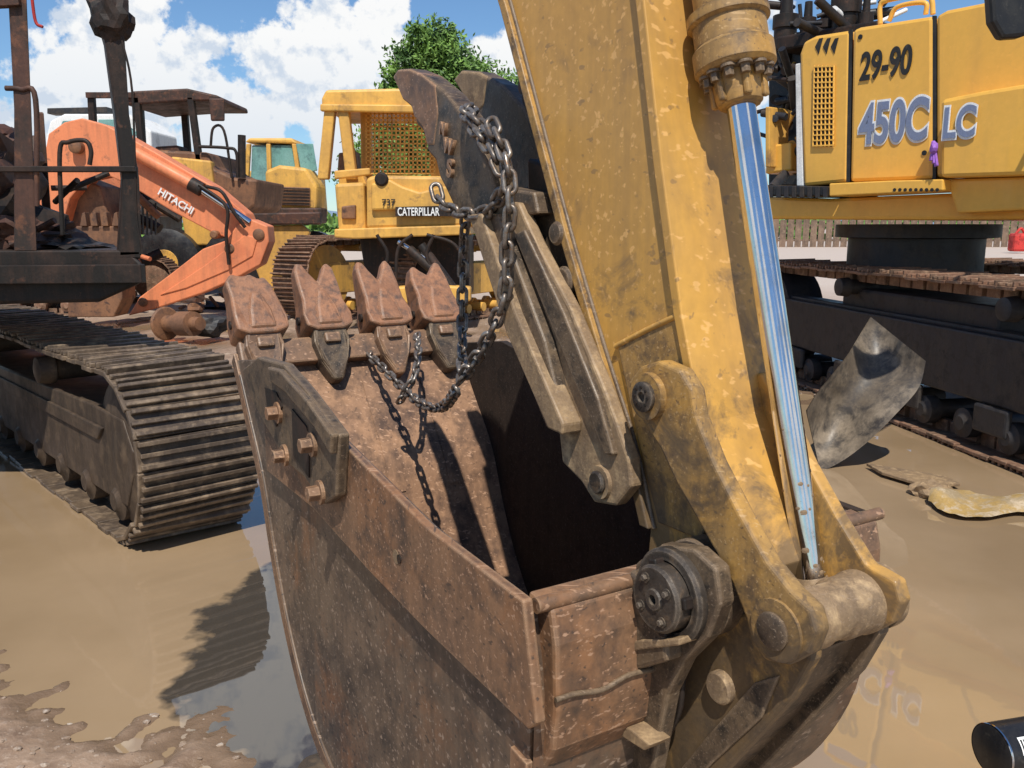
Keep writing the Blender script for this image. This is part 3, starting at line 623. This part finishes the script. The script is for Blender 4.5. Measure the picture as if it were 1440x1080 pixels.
for i in range(9): lathe('ledge_hole',h(1258+i*7.5,267,-.225),-NH,[(0,.014),(.003,.014)],INK,rx,12)
hpz('black_step',[(1076,260),(1164,262),(1164,276),(1076,276)],-.15,.8,PLST,.015)
for i in range(8): hpz('step_rung',[(1080+i*11,262),(1086+i*11,262),(1086+i*11,278),(1080+i*11,278)],-.16,.02,BLUEK,.004)
hpz('lower_frame',[(1070,276),(1166,279),(1560,262),(1560,308),(1330,310),(1070,308)],.08,2.0,YELC,.03)
hpz('lower_skirt',[(1330,252),(1560,244),(1560,290),(1345,300)],-.1,.3,YELC,.02)
vs=[];fs=[]
for i in range(6): barr(h(1145+i*5.5,92,-.015),h(1143+i*5.7,206,-.015),.006)
for i in range(16): barr(h(1144,94+i*7.4,-.016),h(1173,93+i*7.4,-.016),.006)
mk('vent_grille',vs,fs,YELC,rx)
hpz('vent_dark',[(1145,94),(1172,93),(1171,206),(1144,206)],-.004,.01,PLST,.0)
for i in range(3): hpz('vent_slot',[(1146+i*11,66),(1152+i*11,54),(1157+i*11,53),(1151+i*11,76)],-.006,.01,INK,0)
hpz('door_gap',[(1193,42),(1198,41),(1195,256),(1190,256)],.005,.02,INK,0)
hpz('door_gap',[(1311,22),(1316,22),(1316,252),(1311,252)],.0,.02,INK,0)
lathe('latch',h(1210,52,-.012),-NH,[(0,.02),(.006,.02)],PLST,rx,16)
lathe('latch',h(1300,215,-.012),-NH,[(0,.02),(.006,.02)],PLST,rx,16)
text('unit_number','29-90',h(1208,113,-.018),LH,Z,.31,INK,rx,.003,.008,shear=.05,sx=.62)
text('model_mark_outline','450C',h(1207,202,-.016),LH,Z,.45,WHT,rx,.002,.030,sx=.595)
text('model_mark','450C',h(1207,202,-.022),LH,Z,.45,DECAL,rx,.003,.012,sx=.595)
text('model_mark_outline','LC',h(1324,194,-.235),LH,Z,.31,WHT,rx,.002,.024,sx=.66)
text('model_mark','LC',h(1324,194,-.24),LH,Z,.31,DECAL,rx,.003,.008,sx=.66)
hpz('engine_bay_back',[(1080,70),(1130,66),(1130,262),(1080,262)],.8,1.2,PLST,.02)
for i in range(34):
    u=random.uniform(1078,1120); v=random.uniform(75,250); p=h(u,v,random.uniform(.15,.7))
    q=p+Vector((random.uniform(-.2,.2),random.uniform(-.3,.3),random.uniform(-.15,.25)))
    cyl('engine_pipe',p,q,random.choice([.02,.035,.05]),random.choice([PLST,BLUEK,BLK,BLK,YELF]),rx,12)
hpz('bay_post',[(1118,90),(1126,88),(1130,262),(1120,262)],.02,.1,WHT,.01)
hpz('bay_yellow_box',[(1076,205),(1112,200),(1112,240),(1076,245)],.2,.4,YELC,.02)
for (u,v,rr,hh) in((1103,40,.11,.32),(1134,34,.07,.25),(1160,30,.09,.2),(1187,26,.12,.36),(1215,30,.06,.25)):
    p=h(u,v+30,.7); lathe('stack',p,Z,[(0,rr),(hh*.6,rr),(hh*.62,rr*1.15),(hh,rr*1.15),(hh*1.05,rr*.6),(hh*1.6,rr*.5)],BLK,rx,20)
hpz('muffler_deck',[(1090,52),(1125,46),(1235,28),(1235,44),(1130,66),(1090,72)],.4,1.2,BLK,.02)
for i in range(20):
    u=random.uniform(1095,1240); v=20+random.uniform(-15,35); p=h(u,v,random.uniform(.5,1.2)); q=p+Vector((random.uniform(-.35,.35),random.uniform(-.3,.3),random.uniform(-.1,.25)))
    cyl('top_pipe',p,q,random.choice([.02,.04]),random.choice([BLK,BLUEK,WHT,PLST]),rx,12)
pipe('top_handrail',[h(1238,34,.1),h(1238,8,.1),h(1250,0,.1),h(1300,-8,.1),h(1310,0,.1),h(1312,20,.1)],.02,YELC,rx)
pipe('top_handrail',[h(1250,30,.4),h(1262,10,.4),h(1300,4,.4),h(1302,20,.4)],.02,YELC,rx)
plate('cab_mirror',[fr(u,v,4.6) for u,v in[(1392,-30),(1396,30),(1410,54),(1436,52),(1470,40),(1470,-30)]],YY*.08,PLST,rx,.02)
pipe('mirror_arm',[fr(1450,20,4.65),fr(1500,30,5.2),h(1530,60,0)],.02,PLST,rx)
for i in range(3): beam('ribbon',h(1313,206,-.24),h(1309+i*4,226+i*4,-.26),.02,.03,PURP,rx)
lump('ribbon_knot',h(1313,208,-.26),(.03,.03,.05),PURP,rx,2,2)
plate('left_skirt',[h(u,v,.1) for u,v in[(1076,150),(1082,150),(1082,235),(1076,235)]],NH*.3,YELF,rx,.01)

# leaning torn sheet
ls=empty('leaning_metal_sheet')
SHEET=worn('muddy_sheet',(.25,.20,.145),(.11,.085,.06),(.05,.043,.038),s=2,t2=.5,t3=.55,rough=.45,bump=.3,streak=.6,soft=.1)
La=[(1134,578),(1150,552),(1170,528),(1192,500),(1208,474),(1225,446)]
Lb=[(1154,664),(1188,646),(1224,618),(1262,580),(1292,545),(1302,508)]
vs=[];fs=[];NJ=12
LA=cat([Vector((u,v,0)) for u,v in La],5);LB=cat([Vector((u,v,0)) for u,v in Lb],5); NI=len(LA)
for off in(0,.012):
    for i in range(NI):
        for j in range(NJ+1):
            t=j/NJ; p=LA[i].lerp(LB[i],t); s=i/(NI-1)
            y=5.5+.35*s+.22*math.sin(t*3.0+s*1.5)+.04*math.sin(s*9)
            q=fr(p.x,p.y,y); vs.append(q+YY*off)
M=NI*(NJ+1)
for o_ in(0,M):
    for i in range(NI-1):
        for j in range(NJ): a=o_+i*(NJ+1)+j; fs.append((a,a+1,a+NJ+2,a+NJ+1))
mk('sheet',vs,fs,SHEET,ls,smooth=True,recalc=False)
# yellow scrap on shore
ys=empty('yellow_scrap_panel')
SCY=worn('scrap_yellow',(.40,.26,.09),(.32,.24,.14),(.46,.36,.24),s=4,t2=.5,t3=.56,bump=.3)
LA=cat([gnd(u,v,.03) for u,v in[(1305,704),(1335,722),(1385,727),(1440,720),(1500,736)]],6); LB=cat([gnd(u,v,.03) for u,v in[(1312,697),(1345,688),(1385,696),(1440,699),(1500,706)]],6)
vs=[];fs=[];NJ=6
for i,(a,b) in enumerate(zip(LA,LB)):
    for j in range(NJ+1):
        t=j/NJ; vs.append(a.lerp(b,t)+Z*(.07*math.sin(t*3.14)*(.5+.5*math.sin(i*.35+1))+.012*mn.noise(Vector((i*.5,j*.8,0)))))
for i in range(len(LA)-1):
    for j in range(NJ): a=i*(NJ+1)+j; fs.append((a,a+1,a+NJ+2,a+NJ+1))
mk('panel',vs,fs,SCY,ys,smooth=True)
plate('flat_strip',[gnd(u,v,.02) for u,v in[(1218,655),(1250,660),(1330,673),(1350,684),(1300,686),(1240,668)]],Z*.02,TAN,ys,.004)
lump('mud_clod',gnd(1310,690,.03),(.12,.1,.06),TAN,ys,5,3)
# black pipe bottom right
bp=empty('black_pipe')
p=hit(1393,1056,YY,1.95); dpipe=Vector((.97,.24,0)).normalized()
rP=.066
lathe('pipe',p,dpipe,[(0,rP*.9),(.004,rP),(.8,rP)],PLST,bp,48,caps=True)
lathe('pipe_rim',p+dpipe*.002,dpipe,[(0,rP*1.002),(.001,rP*1.02),(.005,rP*1.02),(.006,rP*1.002)],CHROME,bp,48,caps=False)
nl=(Vector((-.2,-.75,.6))); nl=(nl-dpipe*nl.dot(dpipe)).normalized(); ax2=dpipe.cross(nl)
vs=[];fs=[]
for i in range(7):
    t=math.radians(-14+i*6); dirn=(nl*math.cos(t)+ax2*math.sin(t))
    for s_ in(.035,.15): vs.append(p+dpipe*s_+dirn*(rP+.0015))
for i in range(6): fs.append((2*i,2*i+1,2*i+3,2*i+2))
mk('label',vs,fs,WHT,bp)
for i in range(14):
    a=.041+i*.0075; t0,t1=(-.15,.05) if i%3 else(-.15,.25)
    q0=p+dpipe*a+(nl*math.cos(t0)+ax2*math.sin(t0))*(rP+.003); q1_=p+dpipe*a+(nl*math.cos(t1)+ax2*math.sin(t1))*(rP+.003)
    cyl('label_mark',q0,q1_,.0012 if i%2 else .002,INK,bp,6)
# fence, oversized pail, can
fe=empty('wooden_fence')
vs=[];fs=[]
def bxx(x0,x1,y0,y1,z0,z1):
    b0=len(vs)
    for z in(z0,z1):
        for x,y in((x0,y0),(x1,y0),(x1,y1),(x0,y1)): vs.append(Vector((x,y,z)))
    for f in((0,1,2,3),(7,6,5,4),(0,4,5,1),(1,5,6,2),(2,6,7,3),(3,7,4,0)): fs.append(tuple(b0+i for i in f))
x=8.
while x<75:
    hh=2.25+random.uniform(-.08,.08); bxx(x,x+.5,70,70.05,0,hh); x+=.62
bxx(8,75,70.06,70.15,.5,.65); bxx(8,75,70.06,70.15,1.7,1.85)
mk('pickets',vs,fs,WOOD,fe)
dr=empty('plastic_pail'); gg=gnd(1356,353)  # a pail, modelled well above its usual size
lathe('pail',gg,Z,[(0,.42),(.3,.46),(.9,.5),(.92,.52),(1.1,.52)],WHT,dr,24); lathe('band',gg+Z*.88,Z,[(0,.53),(.16,.53)],worn('teal_band',(.1,.35,.33),s=2,bump=0),dr,24); lathe('lid',gg+Z*1.05,Z,[(0,.54),(.15,.54)],worn('pink_lid',(.55,.12,.18),s=2,bump=0),dr,24)
rc=empty('red_fuel_can'); gg=gnd(1432,357); obox('body',gg+Z*.7,AX,(1.1,.8,1.1),REDM,rc,.15); pipe('handle',[gg+Vector((-.3,0,1.2)),gg+Vector((0,0,1.55)),gg+Vector((.3,0,1.2))],.08,REDM,rc)

# =============== tree
def leafmat():
    m=bpy.data.materials.new('leaves'); m.use_nodes=True; nt=m.node_tree; bs=nt.nodes['Principled BSDF']
    tc=nt.nodes.new('ShaderNodeTexCoord'); n=nt.nodes.new('ShaderNodeTexNoise'); n.inputs['Scale'].default_value=1.6; n.inputs['Detail'].default_value=5
    nt.links.new(tc.outputs['Object'],n.inputs['Vector']); r=nt.nodes.new('ShaderNodeValToRGB'); r.color_ramp.elements[0].color=(.045,.10,.02,1); r.color_ramp.elements[1].color=(.19,.33,.06,1)
    r.color_ramp.elements[0].position=.35; r.color_ramp.elements[1].position=.65
    nt.links.new(n.outputs['Fac'],r.inputs[0]); nt.links.new(r.outputs[0],bs.inputs['Base Color']); bs.inputs['Roughness'].default_value=.6
    return m
LEAF=leafmat()
def tree(name,base,blobs,n,ls,seed=1):
    rnd=random.Random(seed); t=empty(name); vs=[];fs=[]
    top=max(b[0].z for b in blobs)
    lathe('trunk',base,Z,[(0,.3),(1.5,.2),(top-base.z,.05)],BARK,t,12)
    for c,r in blobs:
        cyl('limb',base+Z*min(1.6,c.z*.4),c,.1,BARK,t,8,r2=.02)
        for i in range(int(n*r*r)):
            d=Vector((rnd.gauss(0,1),rnd.gauss(0,1),rnd.gauss(0,1))).normalized()
            cc=c+d*r*(.45+.75*rnd.random())
            for k in range(9):
                p=cc+Vector((rnd.gauss(0,.14),rnd.gauss(0,.14),rnd.gauss(0,.14)))*r*.9
                a=Vector((rnd.gauss(0,1),rnd.gauss(0,1),rnd.gauss(0,1))).normalized(); b=a.orthogonal().normalized(); b0=len(vs); s=ls*rnd.uniform(.6,1.3)
                vs+= [p-a*s,p+b*s*.45,p+a*s,p-b*s*.45]; fs.append((b0,b0+1,b0+2,b0+3))
    mk('crown',vs,fs,LEAF,t,recalc=False); return t
Yt=29.
def qt(u,v,d=0): return fr(u,v,Yt+d)
tree('leafy_tree',Vector((-1.9,Yt,0)),[(qt(603,66),.75),(qt(575,92),.75),(qt(632,90),.85),(qt(600,112,.5),1.0),(qt(655,115),.8),(qt(562,120),.6),(qt(690,150),1.2),(qt(640,160,.5),1.4),(qt(575,180,.4),1.2),(qt(720,175),1.2),(qt(540,240,.5),1.3),(qt(610,240,.5),1.6),(qt(690,240,.5),1.5),(qt(618,46),.45),(qt(590,50),.4),(qt(758,160),.9),(qt(555,150),.7)],280,.095,3)
rnd=random.Random(5); vs=[];fs=[]
for i in range(2600):
    x=rnd.uniform(-160,190); hh=3.2+2.0*mn.noise(Vector((x*.06,0,0)))+1.2*mn.noise(Vector((x*.3,3,0)))
    if x<-10: hh*=.75
    p=Vector((x,rnd.uniform(108,124),rnd.uniform(0,max(.5,hh))))
    for k in range(5):
        q=p+Vector((rnd.gauss(0,.7),rnd.gauss(0,.7),rnd.gauss(0,.35))); a=Vector((rnd.gauss(0,1),rnd.gauss(0,1),rnd.gauss(0,1))).normalized(); b=a.orthogonal().normalized(); b0=len(vs); s=.8
        vs+=[q-a*s,q+b*s*.7,q+a*s,q-b*s*.7]; fs.append((b0,b0+1,b0+2,b0+3))
mk('distant_trees',vs,fs,LEAF,None,recalc=False)
vs=[];fs=[]
N=160
for i in range(N+1):
    x=-900+1900*i/N; hz=18+16*mn.noise(Vector((x*.004,1,0)))+8*mn.noise(Vector((x*.02,5,0)))
    vs+=[Vector((x,900,-5)),Vector((x,900+40,max(4,hz)))]
    if i<N: fs.append((2*i,2*i+2,2*i+3,2*i+1))
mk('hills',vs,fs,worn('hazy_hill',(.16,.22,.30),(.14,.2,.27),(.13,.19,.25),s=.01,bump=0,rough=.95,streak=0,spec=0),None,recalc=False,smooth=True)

# =============== ground
def axis(lo,hi,fine0,fine1,step,grow):
    xs=[fine0]
    while xs[-1]<fine1: xs.append(xs[-1]+step)
    s=step
    while xs[-1]<hi: s*=grow; xs.append(min(hi,xs[-1]+s))
    s=step; L_=[]
    x=fine0
    while x>lo: s*=grow; x=max(lo,x-s); L_.append(x)
    return L_[::-1]+xs
def sm(a,b,x): t=min(1,max(0,(x-a)/(b-a))); return t*t*(3-2*t)
def gh(x,y):
    v=(x+1.05)*-.55+(y-2.8)*-.83
    nn=.30*mn.noise(Vector((x*1.3,y*1.3,0)))+.16*mn.noise(Vector((x*4,y*4,5)))
    m=sm(-.30,.55,v+nn)
    if x>0: m*=0
    far=sm(6.2,8.2,y+.5*mn.noise(Vector((x*.8,y*.8,4))))
    mid=.45*sm(.05,.5,mn.noise(Vector((x*.45+3,y*.6,9)))) if y>4 else 0
    lf=.8*sm(-3.1,-4.,x)*sm(4.6,5.8,y)
    k=max(m*.9,far*.75,lf,mid*.6)
    dry=sm(13,22,y)
    z=-.05+.078*k+.03*dry
    z+=(.012+.025*k)*mn.noise(Vector((x*2.1,y*2.1,1)))*(1.-.5*dry)
    if y<30:
        z+=k*(.016*mn.noise(Vector((x*7,y*7,2)))+.010*mn.noise(Vector((x*18,y*18,3)))+.006*mn.noise(Vector((x*40,y*40,8))))
        if m>.1:
            r=(x*.62+y*.78-1.15)
            if abs(r)<.16: z+=m*(-.014+.012*math.sin((x*.78-y*.62)*42+abs(r)*20))*(1-abs(r)/.16)
    z+=far*.045*mn.noise(Vector((x*.7,y*.7,7)))*(1-dry)
    return z
xs=axis(-900,900,-3.4,-.2,.014,1.07); ys_=axis(-30,1200,1.9,4.0,.014,1.045)
vs=[];fs=[]
for y in ys_:
    for x in xs: vs.append((x,y,gh(x,y)))
nx=len(xs)
for j in range(len(ys_)-1):
    for i in range(nx-1): fs.append((j*nx+i,j*nx+i+1,(j+1)*nx+i+1,(j+1)*nx+i))
def gtools(nt,vec):
    L=nt.links.new
    def gn(s,d=6,r=.65):
        n=nt.nodes.new('ShaderNodeTexNoise'); n.inputs['Scale'].default_value=s; n.inputs['Detail'].default_value=d; n.inputs['Roughness'].default_value=r; L(vec,n.inputs['Vector']); return n.outputs['Fac']
    def gmr(f,lo,hi,a=0.,b=1.):
        n=nt.nodes.new('ShaderNodeMapRange'); n.inputs[1].default_value=lo;n.inputs[2].default_value=hi;n.inputs[3].default_value=a;n.inputs[4].default_value=b; L(f,n.inputs[0]); return n.outputs[0]
    def gmix(f,a,b):
        n=nt.nodes.new('ShaderNodeMix'); n.data_type='RGBA'; L(f,n.inputs[0])
        for i,x in((6,a),(7,b)):
            if isinstance(x,tuple): n.inputs[i].default_value=(*x,1)
            else: L(x,n.inputs[i])
        return n.outputs[2]
    return gn,gmr,gmix
gm=bpy.data.materials.new('wet_mud'); gm.use_nodes=True; nt=gm.node_tree; L=nt.links.new; bs=nt.nodes['Principled BSDF']
ge=nt.nodes.new('ShaderNodeNewGeometry'); sx2=nt.nodes.new('ShaderNodeSeparateXYZ'); L(ge.outputs['Position'],sx2.inputs[0])
gn,gmr,gmix=gtools(nt,ge.outputs['Position'])
n1=gn(1.7); n2=gn(38,6,.7); n3=gn(8)
col=gmix(gmr(n1,.4,.6),(.28,.185,.122),(.36,.25,.172)); col=gmix(gmr(n3,.48,.68),col,(.19,.122,.081))
col=gmix(gmr(n2,.52,.7),col,(.40,.30,.225))
wet=gmr(sx2.outputs['Z'],.0,.028); col=gmix(wet,(.18,.118,.072),col)
col=gmix(gmr(sx2.outputs['Y'],13,24),col,(.50,.41,.34))
L(col,bs.inputs['Base Color']); L(gmr(sx2.outputs['Z'],-.0,.025,.18,.7),bs.inputs['Roughness'])
bb=nt.nodes.new('ShaderNodeBump'); bb.inputs['Strength'].default_value=.5; bb.inputs['Distance'].default_value=.015; L(n2,bb.inputs['Height']); L(bb.outputs[0],bs.inputs['Normal'])
mk('ground',vs,fs,gm,None,smooth=True,recalc=False)
# water: silt-laden, with a clearer deeper pool beside the bucket
wm=bpy.data.materials.new('muddy_water'); wm.use_nodes=True; nt=wm.node_tree; L=nt.links.new; bs=nt.nodes['Principled BSDF']
ge=nt.nodes.new('ShaderNodeNewGeometry'); gn,gmr,gmix=gtools(nt,ge.outputs['Position'])
n1=gn(.9,5,.5); n2=gn(2.2,3,.5); n3=gn(1.6,5,.6)
dn=nt.nodes.new('ShaderNodeVectorMath'); dn.operation='MULTIPLY'; L(ge.outputs['Position'],dn.inputs[0]); dn.inputs[1].default_value=(1.55,.62,1)
ds=nt.nodes.new('ShaderNodeVectorMath'); ds.operation='DISTANCE'; L(dn.outputs[0],ds.inputs[0]); ds.inputs[1].default_value=(-.74*1.55,3.35*.62,0)
ad=nt.nodes.new('ShaderNodeMath'); L(ds.outputs['Value'],ad.inputs[0]); L(gmr(n3,.3,.7,-.3,.3),ad.inputs[1])
pool=gmr(ad.outputs[0],.82,.72)
c_=gmix(gmr(n1,.35,.65),(.27,.185,.105),(.35,.245,.145)); c_=gmix(pool,c_,(.06,.05,.04))
L(c_,bs.inputs['Base Color'])
bs.inputs['Roughness'].default_value=.02; bs.inputs['IOR'].default_value=1.6; bs.inputs['Specular IOR Level'].default_value=1.
bb=nt.nodes.new('ShaderNodeBump'); bb.inputs['Strength'].default_value=.05; bb.inputs['Distance'].default_value=.03; L(n2,bb.inputs['Height']); L(bb.outputs[0],bs.inputs['Normal'])
mk('puddle_water',[(-14,-2,0),(14,-2,0),(14,17,0),(-14,17,0)],[(0,1,2,3)],wm,None)
# pebbles
vs=[];fs=[]; rnd=random.Random(11)
bm=bmesh.new(); bmesh.ops.create_icosphere(bm,subdivisions=1,radius=1); bv=[v.co.copy() for v in bm.verts]; bf=[[v.index for v in f.verts] for f in bm.faces]; bm.free()
for _ in range(5200):
    if rnd.random()<.6: x,y=rnd.uniform(-3.3,-.5),rnd.uniform(1.9,3.6)
    else: x,y=rnd.uniform(-9,9),rnd.uniform(7,16)
    z=gh(x,y)
    if z<.004: continue
    s=(rnd.random()**5*.014+.0022)*(1 if y<5 else 3); b0=len(vs); ro=rnd.uniform(0,6.28)
    for v in bv:
        k=1+rnd.uniform(-.25,.25); X=v.x*math.cos(ro)-v.y*math.sin(ro); Yv=v.x*math.sin(ro)+v.y*math.cos(ro)
        vs.append(Vector((x+X*s*k*1.2,y+Yv*s*k,z+v.z*s*k*.6)))
    for f in bf: fs.append(tuple(b0+i for i in f))
mk('gravel',vs,fs,worn('pebble',(.30,.22,.16),(.22,.155,.11),(.42,.36,.30),s=9,t2=.5,t3=.58,bump=.1,rough=.8),None,recalc=False)

# =============== world, sun, camera
w=bpy.data.worlds.new('World'); sc.world=w; w.use_nodes=True; nt=w.node_tree; L=nt.links.new
EL=math.radians(58); hd=Vector((.02,-1.,0)).normalized(); S=hd*math.cos(EL)+Z*math.sin(EL)
sky=nt.nodes.new('ShaderNodeTexSky'); sky.sky_type='NISHITA'; sky.sun_disc=False; sky.sun_elevation=EL; sky.sun_rotation=math.atan2(hd.x,hd.y); sky.air_density=1.0; sky.dust_density=.1; sky.ozone_density=3.
bg=nt.nodes['Background']; bg.inputs[1].default_value=.11
tc=nt.nodes.new('ShaderNodeTexCoord').outputs['Generated']
tn=nt.nodes.new('ShaderNodeMix'); tn.data_type='RGBA'; tn.blend_type='MULTIPLY'; tn.inputs[0].default_value=1; tn.inputs[7].default_value=(.78,.96,1.1,1); L(sky.outputs[0],tn.inputs[6]); L(tn.outputs[2],bg.inputs[0])
def wn(s,d,r,vec):
    n=nt.nodes.new('ShaderNodeTexNoise'); n.inputs['Scale'].default_value=s;n.inputs['Detail'].default_value=d;n.inputs['Roughness'].default_value=r; L(vec,n.inputs['Vector']); return n
def vm(op,a,b):
    n=nt.nodes.new('ShaderNodeVectorMath'); n.operation=op
    for i,x in enumerate((a,b)):
        if isinstance(x,(tuple,Vector)): n.inputs[i].default_value=tuple(x)
        else: L(x,n.inputs[i])
    return n
def ma(op,a,b,cl=False):
    n=nt.nodes.new('ShaderNodeMath'); n.operation=op; n.use_clamp=cl
    for i,x in enumerate((a,b)):
        if isinstance(x,(int,float)): n.inputs[i].default_value=x
        else: L(x,n.inputs[i])
    return n.outputs[0]
wp=wn(9,5,.6,tc); off=vm('MULTIPLY',vm('SUBTRACT',wp.outputs['Color'],(.5,.5,.5)).outputs[0],(.09,.09,.09)).outputs[0]
pos=vm('ADD',tc,off).outputs[0]
acc=None
BL=[(ray(u,v).normalized(),r/1200.) for u,v,r in [(105,110,62),(185,60,66),(245,110,70),(150,180,80),(380,88,50),(445,66,60),(510,98,70),(555,60,45),(430,140,60),(700,105,50),(750,85,55),(545,8,42),(170,0,50),(20,215,60),(330,185,70),(60,250,60),(620,190,90),(490,200,80),(1000,60,110),(-250,60,130),(-600,-50,180),(300,-420,120),(-100,-500,110),(1700,50,180)]]  # blobs beyond the frame are unseen clouds added for reflections
BL+=[(Vector(d).normalized(),r) for d,r in[((.25,-1,.16),.16),((-.35,-1,.22),.17),((.9,-.9,.2),.2),((1,-.15,.18),.16),((-1,-.6,.25),.2),((.55,-.8,.55),.14)]]  # unseen clouds added behind the camera to streak the chrome rod white
for d,r in BL:
    dist=vm('DISTANCE',pos,d).outputs['Value']
    val=ma('SUBTRACT',1.0,ma('DIVIDE',dist,r))
    acc=val if acc is None else ma('MAXIMUM',acc,val)
fb=wn(20,8,.62,tc).outputs['Fac']
den=ma('ADD',ma('MAXIMUM',acc,-1.2),ma('MULTIPLY',ma('SUBTRACT',fb,.5),2.2))
mp=nt.nodes.new('ShaderNodeMapRange'); mp.inputs[1].default_value=-.10; mp.inputs[2].default_value=.16; L(den,mp.inputs[0]); mp.interpolation_type='SMOOTHSTEP'
fa=wn(13,6,.6,tc).outputs['Fac']; fb2=wn(13,6,.6,vm('ADD',tc,(.004,.0,.013)).outputs[0]).outputs['Fac']
m2=nt.nodes.new('ShaderNodeMapRange'); m2.inputs[1].default_value=-.01; m2.inputs[2].default_value=.09; L(ma('SUBTRACT',fb2,fa),m2.inputs[0])
sz=nt.nodes.new('ShaderNodeSeparateXYZ'); L(tc,sz.inputs[0]); lo=nt.nodes.new('ShaderNodeMapRange'); lo.inputs[1].default_value=.20; lo.inputs[2].default_value=.05; lo.inputs[4].default_value=.6; L(sz.outputs['Z'],lo.inputs[0])
mx=nt.nodes.new('ShaderNodeMix'); mx.data_type='RGBA'; mx.inputs[6].default_value=(1,1,.99,1); mx.inputs[7].default_value=(.56,.66,.80,1); L(ma('MAXIMUM',ma('MULTIPLY',m2.outputs[0],.8),lo.outputs[0]),mx.inputs[0])
bg2=nt.nodes.new('ShaderNodeBackground'); bg2.inputs[1].default_value=.98; L(mx.outputs[2],bg2.inputs[0])
ms=nt.nodes.new('ShaderNodeMixShader'); L(ma('MULTIPLY',mp.outputs[0],.97),ms.inputs[0]); L(bg.outputs[0],ms.inputs[1]); L(bg2.outputs[0],ms.inputs[2])
L(ms.outputs[0],nt.nodes['World Output'].inputs[0])
sl=bpy.data.lights.new('sun','SUN'); sl.energy=5.; sl.angle=math.radians(.5); sl.color=(1,.95,.86); so=bpy.data.objects.new('sun',sl); sc.collection.objects.link(so)
so.rotation_euler=S.to_track_quat('Z','Y').to_euler()
cam=bpy.data.cameras.new('camera'); cam.lens=30; cam.sensor_width=36; cam.clip_end=5000; cam.clip_start=.05
co=bpy.data.objects.new('camera',cam); co.location=EYE; co.rotation_euler=(math.pi/2-TH,0,0); sc.collection.objects.link(co); sc.camera=co
